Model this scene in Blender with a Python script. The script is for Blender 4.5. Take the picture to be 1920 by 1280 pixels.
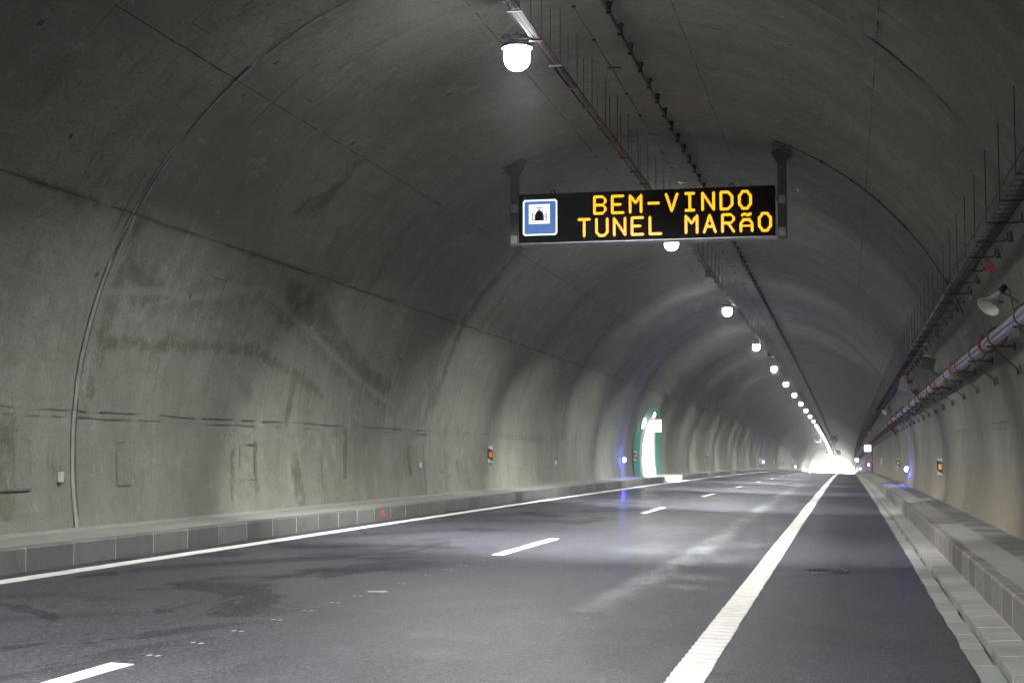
import bpy, bmesh, math, random
import numpy as np
from mathutils import Vector, Matrix

# ------------------------------------------------------------------ clearing, camera, world, sun, exposure
for o in list(bpy.data.objects):
    bpy.data.objects.remove(o)
S = bpy.context.scene
COL = S.collection
R = math.radians

cam = bpy.data.cameras.new('camera')
cam.sensor_width = 36.0
cam.lens = 52.9
cam.clip_end = 5000
camo = bpy.data.objects.new('camera', cam)
COL.objects.link(camo)
camo.location = (0, 0, 1.5)
camo.rotation_euler = (R(90 + 4.2155), 0, R(12.513))
S.camera = camo

SUN_EL, SUN_AZ = 38.0, 12.0        # azimuth from +Y towards +X
W = bpy.data.worlds.new('World')
S.world = W
W.use_nodes = True
wn = W.node_tree
wn.nodes.clear()
sky = wn.nodes.new('ShaderNodeTexSky')
sky.sky_type = 'NISHITA'
sky.sun_disc = False
sky.sun_elevation = R(SUN_EL)
sky.sun_rotation = R(SUN_AZ)
bgn = wn.nodes.new('ShaderNodeBackground')
bgn.inputs['Strength'].default_value = 0.15
wo = wn.nodes.new('ShaderNodeOutputWorld')
wn.links.new(sky.outputs[0], bgn.inputs[0])
wn.links.new(bgn.outputs[0], wo.inputs[0])

sl = bpy.data.lights.new('sun', 'SUN')
sl.energy = 5.0
sl.angle = R(0.5)
sl.color = (1.0, 0.95, 0.88)
so = bpy.data.objects.new('sun', sl)
COL.objects.link(so)
sd = Vector((math.sin(R(SUN_AZ)) * math.cos(R(SUN_EL)), math.cos(R(SUN_AZ)) * math.cos(R(SUN_EL)), math.sin(R(SUN_EL))))
so.rotation_euler = sd.to_track_quat('Z', 'Y').to_euler()
so.location = (30, -60, 60)

S.view_settings.view_transform = 'Standard'
S.view_settings.look = 'None'
S.view_settings.gamma = 1.0
S.view_settings.use_curve_mapping = False
EXPO = 5.2
S.view_settings.exposure = EXPO
LS = 2 ** (3.5 - EXPO)          # the lamps' strength that belongs to this exposure

S.render.engine = 'CYCLES'
S.cycles.use_denoising = True
S.cycles.max_bounces = 8
S.cycles.diffuse_bounces = 2
S.cycles.glossy_bounces = 4
S.cycles.sample_clamp_indirect = 1.5
S.cycles.caustics_reflective = False
S.cycles.caustics_refractive = False

# ------------------------------------------------------------------ basic geometry of the place
K = 3e-5                     # vertical crest of the carriageway
CX, CZ, RR = -3.6, 1.6, 6.2  # centre and radius of the vault
Y0, Y1 = -170.0, 500.0        # the two mouths of the tunnel
LAMP_W = 84.0
rng = random.Random(7)


def zc(y):
    return -K * y * y if y > 0 else 0.0


def P(x, y, z):
    return Vector((x, y, z + zc(y)))


def road_z(x):
    return -0.035 * (x + 1.15)


def wall(v, off=0.0):
    """point (x, z) of the vault at arc length v (0 at left springing), off metres inside it"""
    a = math.pi - v / RR
    return CX + (RR - off) * math.cos(a), CZ + (RR - off) * math.sin(a)


def v_left(z):
    return math.asin((z - CZ) / RR) * RR


V_TOT = math.pi * RR


def v_right(z):
    return V_TOT - v_left(z)


# ------------------------------------------------------------------ node helpers
class NB:
    def __init__(self, name):
        self.m = bpy.data.materials.new(name)
        self.m.use_nodes = True
        self.t = self.m.node_tree
        self.b = self.t.nodes['Principled BSDF']

    def n(self, typ, **kw):
        nd = self.t.nodes.new(typ)
        for k, v in kw.items():
            setattr(nd, k, v)
        return nd

    def put(self, sock, v):
        if isinstance(v, bpy.types.NodeSocket):
            self.t.links.new(v, sock)
        elif isinstance(v, (int, float)):
            sock.default_value = v
        else:
            v = tuple(v)
            if len(sock.default_value) == 4 and len(v) == 3:
                v = v + (1.0,)
            sock.default_value = v

    def math(self, op, a, b=0.0, c=None):
        nd = self.n('ShaderNodeMath', operation=op)
        self.put(nd.inputs[0], a)
        self.put(nd.inputs[1], b)
        if c is not None:
            self.put(nd.inputs[2], c)
        return nd.outputs[0]

    def scale(self, vec, s):
        nd = self.n('ShaderNodeVectorMath', operation='MULTIPLY')
        self.put(nd.inputs[0], vec)
        self.put(nd.inputs[1], s)
        return nd.outputs[0]

    def noise(self, vec, scale, detail=4, rough=0.55, dist=0.0):
        nd = self.n('ShaderNodeTexNoise')
        self.put(nd.inputs['Vector'], vec)
        self.put(nd.inputs['Scale'], scale)
        self.put(nd.inputs['Detail'], detail)
        self.put(nd.inputs['Roughness'], rough)
        self.put(nd.inputs['Distortion'], dist)
        return nd.outputs['Fac']

    def white(self, val):
        nd = self.n('ShaderNodeTexWhiteNoise', noise_dimensions='1D')
        self.put(nd.inputs['W'], val)
        return nd.outputs['Value']

    def ramp(self, fac, lo, hi, a=0.0, b=1.0):
        nd = self.n('ShaderNodeMapRange', interpolation_type='SMOOTHSTEP')
        self.put(nd.inputs[0], fac)
        self.put(nd.inputs[1], lo)
        self.put(nd.inputs[2], hi)
        self.put(nd.inputs[3], a)
        self.put(nd.inputs[4], b)
        return nd.outputs[0]

    def mix(self, fac, a, b, blend='MIX'):
        nd = self.n('ShaderNodeMix', data_type='RGBA', blend_type=blend)
        self.put(nd.inputs['Factor'], fac)
        self.put(nd.inputs['A'] if False else nd.inputs[6], a)
        self.put(nd.inputs[7], b)
        return nd.outputs[2]

    def attr(self, name):
        return self.n('ShaderNodeAttribute', attribute_name=name)

    def pos(self):
        return self.n('ShaderNodeNewGeometry').outputs['Position']

    def objco(self):
        return self.n('ShaderNodeTexCoord').outputs['Object']

    def sep(self, v):
        nd = self.n('ShaderNodeSeparateXYZ')
        self.put(nd.inputs[0], v)
        return nd.outputs

    def comb(self, x, y, z):
        nd = self.n('ShaderNodeCombineXYZ')
        for i, q in enumerate((x, y, z)):
            self.put(nd.inputs[i], q)
        return nd.outputs[0]

    def bump(self, h, strength=0.3, dist=0.02):
        nd = self.n('ShaderNodeBump')
        self.put(nd.inputs['Height'], h)
        nd.inputs['Strength'].default_value = strength
        nd.inputs['Distance'].default_value = dist
        self.t.links.new(nd.outputs[0], self.b.inputs['Normal'])

    def set(self, **kw):
        for k, v in kw.items():
            self.put(self.b.inputs[k.replace('_', ' ')], v)
        return self.m


def simple(name, col, rough=0.6, metal=0.0, var=0.12, scale=6.0, bump=0.05):
    q = NB(name)
    n = q.noise(q.objco(), scale, 5, 0.6)
    c = q.mix(q.ramp(n, 0.3, 0.7), [x * (1 - var) for x in col], [min(1, x * (1 + var)) for x in col])
    q.set(Base_Color=c, Metallic=metal, Roughness=q.ramp(n, 0.2, 0.8, max(0.02, rough - 0.08), min(1, rough + 0.08)))
    if bump:
        q.bump(n, bump, 0.01)
    return q.m


def emit(name, col, strength, base=(0.02, 0.02, 0.02)):
    q = NB(name)
    q.set(Base_Color=base, Roughness=0.4, Emission_Color=col, Emission_Strength=strength * LS)
    return q.m


M = {}


def mat_concrete_wall():
    q = NB('lining_concrete')
    at = q.attr('tuv').outputs['Vector']
    st = q.attr('stain').outputs['Fac']
    pl = q.attr('pale').outputs['Fac']
    u, v, w = q.sep(at)
    big = q.noise(at, 0.35, 5, 0.6, 0.6)
    strk = q.noise(q.scale(at, (1.0, 0.12, 1)), 0.9, 5, 0.62, 0.3)
    strk2 = q.noise(q.scale(at, (1.0, 0.06, 1)), 5.0, 4, 0.65, 0.15)
    med = q.noise(at, 2.4, 8, 0.74, 0.5)
    med2 = q.noise(q.comb(v, u, 3.7), 1.1, 8, 0.72, 0.9)
    fine = q.noise(at, 19, 6, 0.8)
    drip = q.noise(q.scale(at, (7.0, 0.22, 1)), 1.0, 4, 0.6, 0.12)
    dmask = q.noise(at, 0.8, 3, 0.5)
    speck = q.noise(at, 13, 3, 0.55)
    pore = q.noise(at, 42, 2, 0.5)
    flow = q.noise(q.scale(at, (0.35, 1.0, 1)), 1.6, 7, 0.68, 1.6)
    block = q.white(q.math('FLOOR', q.math('DIVIDE', q.math('SUBTRACT', u, 1.2), 16.7)))
    c = q.mix(q.ramp(big, 0.28, 0.72), (0.180, 0.186, 0.158), (0.256, 0.263, 0.228))
    c = q.mix(q.math('MULTIPLY', q.ramp(strk, 0.42, 0.70), 0.40), c, (0.128, 0.128, 0.112))
    c = q.mix(q.math('MULTIPLY', q.ramp(strk2, 0.52, 0.72), 0.32), c, (0.135, 0.135, 0.116))
    c = q.mix(q.math('MULTIPLY', q.ramp(med, 0.50, 0.68), 0.45), c, (0.150, 0.150, 0.120))
    c = q.mix(q.math('MULTIPLY', q.ramp(med2, 0.54, 0.62), 0.35), c, (0.142, 0.140, 0.108))
    c = q.mix(q.math('MULTIPLY', q.ramp(flow, 0.56, 0.62), 0.30), c, (0.145, 0.142, 0.115))
    c = q.mix(q.math('MULTIPLY', q.ramp(med, 0.32, 0.45, 1.0, 0.0), 0.6), c, (0.315, 0.318, 0.29))
    nz = q.math('ADD', q.math('MULTIPLY', q.math('SUBTRACT', med, 0.5), 1.7), q.math('MULTIPLY', q.math('SUBTRACT', fine, 0.5), 0.7))
    s2 = q.ramp(q.math('ADD', q.math('MULTIPLY', st, 0.62), nz), 0.12, 0.62)
    s2 = q.math('MULTIPLY', s2, q.ramp(st, 0.0, 0.5))
    c = q.mix(q.math('MULTIPLY', s2, 0.72), c, (0.082, 0.081, 0.054))
    p2 = q.ramp(q.math('ADD', q.math('MULTIPLY', pl, 0.65), nz), 0.12, 0.75)
    p2 = q.math('MULTIPLY', p2, q.ramp(pl, 0.0, 0.45))
    c = q.mix(q.math('MULTIPLY', p2, 0.5), c, (0.33, 0.33, 0.305))
    c = q.mix(q.math('MULTIPLY', q.ramp(speck, 0.66, 0.70), 0.6), c, (0.075, 0.075, 0.062))
    c = q.mix(q.math('MULTIPLY', q.ramp(pore, 0.72, 0.76), 0.75), c, (0.045, 0.045, 0.036))
    c = q.mix(q.ramp(fine, 0.40, 0.66, 0.0, 0.48), c, (0.12, 0.12, 0.10))
    c = q.mix(q.math('MULTIPLY', q.math('MULTIPLY', q.ramp(drip, 0.60, 0.66), q.ramp(dmask, 0.45, 0.6)), 0.5), c, (0.085, 0.084, 0.064))
    c = q.mix(q.math('MULTIPLY', q.math('MULTIPLY', q.ramp(drip, 0.38, 0.33), q.ramp(dmask, 0.55, 0.42)), 0.35), c, (0.32, 0.32, 0.295))
    warm_light = q.math('MULTIPLY', q.ramp(v, V_TOT - 0.1, V_TOT + 1.0), q.ramp(med, 0.3, 0.62, 0.45, 0.85))  # warm daylight painted into the colour of the lower right wall
    c = q.mix(warm_light, c, (0.235, 0.192, 0.148))
    br = q.math('ADD', 0.9, q.math('MULTIPLY', block, 0.2))
    c = q.mix(1.0, c, q.comb(br, br, br), 'MULTIPLY')
    h = q.math('ADD', q.math('MULTIPLY', fine, 0.35), q.math('ADD', med, q.math('MULTIPLY', strk, 1.4)))
    q.set(Base_Color=c, Roughness=0.85)
    q.b.inputs['Specular IOR Level'].default_value = 0.25
    q.bump(h, 0.45, 0.022)
    return q.m


def mat_asphalt():
    q = NB('asphalt')
    p = q.pos()
    x, y, z = q.sep(p)
    mk = q.attr('mark').outputs['Fac']
    dk = q.attr('patch').outputs['Fac']
    ag = q.noise(p, 95, 3, 0.7)
    ag2 = q.noise(p, 28, 4, 0.7)
    ag3 = q.noise(q.scale(p, (1.0, 0.45, 1)), 46, 3, 0.75)
    big = q.noise(q.scale(p, (1.0, 0.35, 1)), 0.55, 5, 0.6, 0.8)
    blot = q.noise(q.scale(p, (0.9, 0.45, 1)), 0.5, 6, 0.62, 1.8)
    lane = q.noise(q.scale(p, (1.6, 0.02, 1)), 1.4, 3, 0.5)
    trans = q.noise(q.scale(p, (0.08, 1.0, 1)), 0.55, 4, 0.6)
    c = q.mix(q.ramp(big, 0.3, 0.7), (0.018, 0.018, 0.023), (0.030, 0.030, 0.037))
    c = q.mix(q.math('MULTIPLY', q.ramp(blot, 0.53, 0.565), q.ramp(x, -5.2, -4.4, 0.85, 0.2)), c, (0.013, 0.013, 0.016))
    c = q.mix(q.math('MULTIPLY', q.ramp(lane, 0.45, 0.7), 0.35), c, (0.046, 0.046, 0.053))
    c = q.mix(q.math('MULTIPLY', q.ramp(trans, 0.5, 0.72), 0.3), c, (0.035, 0.034, 0.036))
    c = q.mix(q.math('MULTIPLY', q.ramp(ag, 0.52, 0.72), 0.6), c, (0.08, 0.082, 0.095))
    c = q.mix(q.math('MULTIPLY', q.ramp(ag3, 0.50, 0.64), 0.9), c, (0.098, 0.100, 0.122))
    c = q.mix(q.math('MULTIPLY', q.ramp(ag3, 0.48, 0.36), 0.85), c, (0.009, 0.009, 0.011))
    c = q.mix(q.math('MULTIPLY', q.ramp(ag, 0.46, 0.3), 0.6), c, (0.018, 0.018, 0.019))
    c = q.mix(q.math('MULTIPLY', dk, q.ramp(ag2, 0.3, 0.6)), c, (0.010, 0.010, 0.013))
    m2 = q.math('MULTIPLY', mk, q.ramp(q.math('ADD', q.math('MULTIPLY', ag2, 0.5), q.math('MULTIPLY', q.noise(q.scale(p, (1, 0.3, 1)), 2.2, 7, 0.75), 0.5)), 0.44, 0.55))
    c = q.mix(q.math('MINIMUM', m2, 0.7), c, (0.16, 0.165, 0.17))
    rg = q.math('ADD', q.ramp(big, 0.3, 0.7, 0.44, 0.56), q.math('MULTIPLY', ag, 0.1))
    q.set(Base_Color=c, Roughness=rg)
    dm = q.math('MAXIMUM', q.math('MULTIPLY', dk, q.ramp(ag2, 0.3, 0.6)), q.math('MULTIPLY', q.ramp(blot, 0.53, 0.565), q.ramp(x, -5.2, -4.4, 0.85, 0.2)))
    q.put(q.b.inputs['Coat Weight'], q.ramp(dm, 0, 1, 0.08, 0.0))
    q.b.inputs['Coat Roughness'].default_value = 0.20
    q.put(q.b.inputs['Specular IOR Level'], q.ramp(dm, 0, 1, 0.36, 0.10))
    q.bump(q.math('ADD', ag3, q.math('MULTIPLY', ag2, 0.6)), 0.5, 0.008)
    return q.m


def mat_stone(name, a, b, per=1.0, rough=0.75, off=0.0, axis_x=0.0):
    """stones or slabs whose tone varies from one to the next along the road"""
    q = NB(name)
    p = q.pos()
    x, y, z = q.sep(p)
    idx = q.math('FLOOR', q.math('DIVIDE', q.math('SUBTRACT', y, off), per))
    r = q.white(q.math('ADD', idx, axis_x))
    n = q.noise(p, 3.5, 6, 0.65, 0.5)
    drip = q.noise(q.scale(p, (1, 1, 0.12)), 7.0, 4, 0.6)
    f = q.noise(p, 60, 3, 0.6)
    c = q.mix(r, a, b)
    c = q.mix(q.math('MULTIPLY', q.ramp(n, 0.45, 0.72), 0.5), c, [t * 0.62 for t in a])
    c = q.mix(q.math('MULTIPLY', q.ramp(drip, 0.62, 0.78), 0.4), c, [min(1, t * 1.6) for t in b])
    c = q.mix(q.ramp(f, 0.4, 0.7, 0.0, 0.25), c, [t * 0.7 for t in a])
    q.set(Base_Color=c, Roughness=rough)
    q.bump(q.math('ADD', n, q.math('MULTIPLY', f, 0.3)), 0.3, 0.01)
    return q.m


def mat_paint(name='road_paint', ribs=False):
    q = NB(name)
    p = q.pos()
    n = q.noise(q.scale(p, (1, 0.5, 1)), 6, 6, 0.7)
    f = q.noise(p, 80, 3, 0.7)
    c = q.mix(q.ramp(n, 0.35, 0.75), (0.66, 0.63, 0.61), (0.52, 0.495, 0.48))
    c = q.mix(q.ramp(q.math('ADD', q.math('MULTIPLY', n, 0.5), q.math('MULTIPLY', f, 0.5)), 0.60, 0.70, 0.0, 0.65), c, (0.13, 0.13, 0.135))
    if ribs:
        x, y, z = q.sep(p)
        ph = q.math('FRACT', q.math('ADD', q.math('DIVIDE', q.math('SUBTRACT', y, 6.0), 0.24), q.math('MULTIPLY', q.math('SUBTRACT', n, 0.5), 0.12)))
        gr = q.math('MULTIPLY', q.ramp(ph, 0.55, 0.62), q.ramp(ph, 0.90, 0.97, 1.0, 0.0))
        c = q.mix(q.math('MULTIPLY', gr, 0.3), c, (0.30, 0.29, 0.285))
    q.set(Base_Color=c, Roughness=0.6)
    q.bump(f, 0.3, 0.004)
    return q.m


def mat_terrain(name, a, b, s):
    q = NB(name)
    p = q.pos()
    n = q.noise(p, s, 8, 0.65, 0.4)
    q.set(Base_Color=q.mix(q.ramp(n, 0.35, 0.65), a, b), Roughness=0.9)
    q.bump(n, 0.5, 0.2)
    return q.m


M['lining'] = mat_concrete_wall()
M['joint'] = simple('dark_joint', (0.078, 0.077, 0.064), 0.9, var=0.3, scale=3)  # dark colour of the joints, shutter marks and bolt holes
M['faint'] = simple('faint_joint', (0.125, 0.124, 0.106), 0.9, var=0.3, scale=3)
M['mortar'] = simple('joint_mortar', (0.245, 0.247, 0.228), 0.85, var=0.25, scale=4)
M['asphalt'] = mat_asphalt()
M['paint'] = mat_paint()
M['ribbed_paint'] = mat_paint('ribbed_road_paint', True)
M['kerb'] = mat_stone('kerb_concrete', (0.078, 0.077, 0.076), (0.135, 0.133, 0.129), 1.0, off=.5)
M['kerb_right'] = mat_stone('kerb_concrete_right', (0.105, 0.098, 0.094), (0.16, 0.148, 0.14), 1.0, off=.2)
M['kerb_mortar'] = simple('kerb_mortar', (0.36, 0.345, 0.315), 0.85, var=0.2, scale=8)
M['gutter'] = mat_stone('gutter_stone', (0.165, 0.17, 0.168), (0.245, 0.247, 0.24), 1.0)
M['gutter_mortar'] = simple('gutter_mortar', (0.34, 0.275, 0.22), 0.85, var=0.2, scale=8)
M['walk'] = mat_stone('walkway_concrete', (0.195, 0.191, 0.175), (0.228, 0.222, 0.203), 6.0)
M['slab'] = mat_stone('cover_slab', (0.085, 0.085, 0.08), (0.185, 0.183, 0.172), 0.5, axis_x=5)
M['dark'] = simple('black_plastic', (0.012, 0.012, 0.013), 0.5)
M['cable'] = simple('cable_sheath', (0.018, 0.018, 0.018), 0.55)
M['steel'] = simple('galvanised_steel', (0.24, 0.24, 0.25), 0.5, 0.85)
M['dull_steel'] = simple('weathered_steel', (0.085, 0.083, 0.085), 0.6, 0.3)
M['tray'] = simple('tray_steel', (0.045, 0.045, 0.045), 0.5, 0.6)
M['rod'] = simple('rod_steel', (0.06, 0.06, 0.06), 0.5, 0.5)
M['pipe'] = simple('polished_pipe', (0.30, 0.25, 0.33), 0.36, 1.0, var=0.02, bump=0.0)
M['red'] = simple('red_paint', (0.22, 0.016, 0.014), 0.45)
M['red_cable'] = simple('red_cable', (0.18, 0.03, 0.028), 0.5)
M['white'] = simple('white_enamel', (0.42, 0.415, 0.40), 0.4, var=0.05)
M['cream'] = simple('horn_plastic', (0.42, 0.38, 0.365), 0.45, var=0.06)
M['housing'] = simple('lamp_housing', (0.20, 0.20, 0.21), 0.45, 0.6)
M['lens'] = emit('lamp_lens', (0.96, 0.98, 1.0), 6.5, (0.6, 0.6, 0.6))
M['blue_lens'] = emit('blue_lens', (0.10, 0.15, 1.0), 48.0, (0.2, 0.2, 0.5))
M['orange'] = simple('orange_reflector', (0.9, 0.17, 0.012), 0.35, var=0.05)
M['cabinet'] = simple('sign_black', (0.0045, 0.0045, 0.0055), 0.8, bump=0)
M['trim'] = simple('sign_trim', (0.20, 0.20, 0.21), 0.45, 0.7)
M['amber'] = emit('amber_led', (1.0, 0.40, 0.008), 0.19)
M['led_white'] = emit('white_led', (0.86, 0.94, 1.0), 0.16)
M['led_blue'] = emit('blue_led', (0.09, 0.23, 0.62), 0.075)
M['module'] = simple('led_module', (0.0036, 0.0036, 0.0044), 0.85, bump=0)
M['module'].node_tree.nodes['Principled BSDF'].inputs['Specular IOR Level'].default_value = 0.05
M['cabinet'].node_tree.nodes['Principled BSDF'].inputs['Specular IOR Level'].default_value = 0.05

M['teal'] = simple('teal_paint', (0.05, 0.23, 0.185), 0.5, var=0.12, scale=2)
M['jamb'] = simple('painted_jamb', (0.48, 0.48, 0.47), 0.6, var=0.06)
M['gallery'] = simple('gallery_white', (0.78, 0.77, 0.74), 0.7, var=0.04)
M['sign_face'] = emit('lit_sign_face', (1.0, 0.97, 0.95), 0.5, (0.8, 0.8, 0.8))
M['sign_red'] = emit('lit_sign_red', (1.0, 0.08, 0.03), 0.12, (0.5, 0.05, 0.03))
M['tube'] = emit('gallery_tube', (1.0, 0.98, 0.94), 1.5, (0.8, 0.8, 0.8))
M['spray'] = simple('orange_spray', (0.55, 0.10, 0.04), 0.7)
M['iron'] = simple('cast_iron', (0.012, 0.012, 0.012), 0.7, 0.1, var=0.4, scale=30, bump=0.4)
M['rust'] = simple('rusty_cover', (0.17, 0.145, 0.12), 0.7, 0.2, var=0.3, scale=14)
M['fan'] = simple('fan_casing', (0.06, 0.06, 0.062), 0.6, 0.3)
M['fan_dark'] = simple('fan_blades', (0.03, 0.03, 0.03), 0.5, 0.3)
M['earth'] = mat_terrain('sunlit_earth', (0.16, 0.15, 0.10), (0.26, 0.24, 0.18), 0.08)
M['hill'] = mat_terrain('hill_scrub', (0.05, 0.075, 0.03), (0.13, 0.13, 0.07), 0.03)
M['portal'] = simple('portal_concrete', (0.36, 0.355, 0.34), 0.8, var=0.15, scale=0.5)


# ------------------------------------------------------------------ mesh builder
class MB:
    def __init__(self):
        self.v, self.f, self.mi = [], [], []

    def face(self, pts, mi=0):
        i = len(self.v)
        self.v += [tuple(p) for p in pts]
        self.f.append(tuple(range(i, i + len(pts))))
        self.mi.append(mi)

    def add(self, vs, fs, mi=0):
        i = len(self.v)
        self.v += [tuple(p) for p in vs]
        self.f += [tuple(i + k for k in q) for q in fs]
        self.mi += [mi] * len(fs)

    def box(self, c, s, mt=None, mi=0, bev=0.0):
        hx, hy, hz = s[0] / 2, s[1] / 2, s[2] / 2
        bm = bmesh.new()
        bmesh.ops.create_cube(bm, size=1.0)
        bmesh.ops.scale(bm, vec=(s[0], s[1], s[2]), verts=bm.verts)
        if bev > 0:
            bmesh.ops.bevel(bm, geom=bm.edges[:], offset=min(bev, hx * .9, hy * .9, hz * .9), segments=2, affect='EDGES', profile=0.6)
        T = Matrix.Translation(c)
        if mt is not None:
            T = T @ mt.to_4x4()
        bm.verts.index_update()
        self.add([T @ q.co for q in bm.verts], [[q.index for q in fc.verts] for fc in bm.faces], mi)
        bm.free()

    def tube(self, path, r, n=8, cap=True, mi=0):
        path = [Vector(p) for p in path]
        rs = r if isinstance(r, (list, tuple)) else [r] * len(path)
        i0 = len(self.v)
        up = None
        for k, p in enumerate(path):
            if k == 0:
                d = path[1] - p
            elif k == len(path) - 1:
                d = p - path[k - 1]
            else:
                d = (path[k + 1] - p).normalized() + (p - path[k - 1]).normalized()
            d.normalize()
            if up is None:
                up = Vector((0, 0, 1)) if abs(d.z) < 0.9 else Vector((1, 0, 0))
            a = d.cross(up).normalized()
            up = a.cross(d).normalized()
            for j in range(n):
                t = 2 * math.pi * j / n
                self.v.append(tuple(p + (a * math.cos(t) + up * math.sin(t)) * rs[k]))
        for k in range(len(path) - 1):
            for j in range(n):
                a, b = i0 + k * n + j, i0 + k * n + (j + 1) % n
                self.f.append((a, b, b + n, a + n))
                self.mi.append(mi)
        if cap:
            self.f.append(tuple(i0 + j for j in range(n))[::-1])
            self.f.append(tuple(i0 + (len(path) - 1) * n + j for j in range(n)))
            self.mi += [mi, mi]

    def ring(self, c, axis, R0, r, n=24, m=6, a0=0.0, a1=2 * math.pi, mi=0):
        axis = Vector(axis).normalized()
        q = axis.to_track_quat('Z', 'Y').to_matrix()
        full = abs(a1 - a0 - 2 * math.pi) < 1e-6
        pts = []
        for k in range(n + (0 if full else 1)):
            t = a0 + (a1 - a0) * k / n
            pts.append(Vector(c) + q @ Vector((R0 * math.cos(t), R0 * math.sin(t), 0)))
        if full:
            i0 = len(self.v)
            for k, p in enumerate(pts):
                d = (p - Vector(c)).normalized()
                for j in range(m):
                    s = 2 * math.pi * j / m
                    self.v.append(tuple(p + d * (r * math.cos(s)) + axis * (r * math.sin(s))))
            for k in range(n):
                for j in range(m):
                    a, b = i0 + k * m + j, i0 + k * m + (j + 1) % m
                    c2 = i0 + ((k + 1) % n) * m
                    self.f.append((a, c2 + j, c2 + (j + 1) % m, b))
                    self.mi.append(mi)
        else:
            self.tube(pts, r, m, mi=mi)

    def lathe(self, prof, n=20, mt=None, mi=0):
        """prof: list of (r, z)"""
        i0 = len(self.v)
        for r, z in prof:
            for j in range(n):
                t = 2 * math.pi * j / n
                p = Vector((r * math.cos(t), r * math.sin(t), z))
                self.v.append(tuple(mt @ p if mt is not None else p))
        for k in range(len(prof) - 1):
            for j in range(n):
                a, b = i0 + k * n + j, i0 + k * n + (j + 1) % n
                self.f.append((a, b, b + n, a + n))
                self.mi.append(mi)

    def sweep(self, prof, ys, mi=0, closed=False):
        """prof: list of (x, z) swept along the tunnel at the stations ys"""
        i0 = len(self.v)
        m = len(prof)
        for y in ys:
            for x, z in prof:
                self.v.append((x, y, z + zc(y)))
        for k in range(len(ys) - 1):
            for j in range(m - (0 if closed else 1)):
                a, b = i0 + k * m + j, i0 + k * m + (j + 1) % m
                self.f.append((a, b, b + m, a + m))
                self.mi.append(mi)
        if closed:
            self.f.append(tuple(i0 + j for j in range(m)))
            self.f.append(tuple(i0 + (len(ys) - 1) * m + j for j in range(m))[::-1])
            self.mi += [mi, mi]

    def build(self, name, mats, parent=None, smooth=False):
        me = bpy.data.meshes.new(name)
        me.from_pydata(self.v, [], self.f)
        if not isinstance(mats, (list, tuple)):
            mats = [mats]
        for m in mats:
            me.materials.append(m)
        me.polygons.foreach_set('material_index', self.mi)
        if smooth:
            me.polygons.foreach_set('use_smooth', [True] * len(me.polygons))
        me.update()
        o = bpy.data.objects.new(name, me)
        COL.objects.link(o)
        if parent is not None:
            o.parent = parent
        return o


def tag(o, label=None, cat=None, group=None, kind=None):
    if label: o['label'] = label
    if cat: o['category'] = cat
    if group: o['group'] = group
    if kind: o['kind'] = kind
    return o


def empty(name, loc=(0, 0, 0), rz=0.0):
    o = bpy.data.objects.new(name, None)
    o.location = loc
    o.rotation_euler = (0, 0, rz)
    o.empty_display_size = 0.1
    COL.objects.link(o)
    return o


def copy_tree(o, parent=None):
    c = o.copy()
    COL.objects.link(c)
    if parent is not None:
        c.parent = parent
    for ch in list(o.children):
        copy_tree(ch, c)
    return c


def stations(a, b, near=1.0, far=6.0):
    ys, y = [], a
    while y < b:
        ys.append(y)
        y += near if y < 80 else far
    ys.append(b)
    return ys


ORD = ['first', 'second', 'third', 'fourth', 'fifth', 'sixth', 'seventh', 'eighth', 'ninth', 'tenth', 'eleventh', 'twelfth',
       'thirteenth', 'fourteenth', 'fifteenth', 'sixteenth']

# ------------------------------------------------------------------ tunnel lining
RING0, RINGP = 17.9, 16.7
VA, VB = v_left(0.2), v_right(-0.12)
OPEN = dict(u=75.25, hw=2.3, zj=1.7, top=3.25)      # opening of the side gallery in the left wall


def arch_z(du, hw, zj, top):
    if abs(du) >= hw:
        return -9
    return zj + (top - zj) * math.sqrt(max(0, 1 - (du / hw) ** 2))


def np_seg(u, v, pts, closed=False):
    d = np.full(u.shape, 1e9)
    for (a, b), (c, e) in zip(pts[:-1], pts[1:]):
        L = (c - a) ** 2 + (e - b) ** 2 + 1e-9
        t = np.clip(((u - a) * (c - a) + (v - b) * (e - b)) / L, 0, 1)
        d = np.minimum(d, np.hypot(u - a - t * (c - a), v - b - t * (e - b)))
    return d


def np_poly(u, v, pts):
    ins = np.zeros(u.shape, bool)
    n = len(pts)
    for i in range(n):
        (a, b), (c, e) = pts[i], pts[(i + 1) % n]
        cond = ((b > v) != (e > v)) & (u < (c - a) * (v - b) / (e - b + 1e-12) + a)
        ins ^= cond
    return ins


def soft(d, w, s=None):
    s = s or w
    return np.clip(1 - (d - w) / s, 0, 1)


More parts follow.
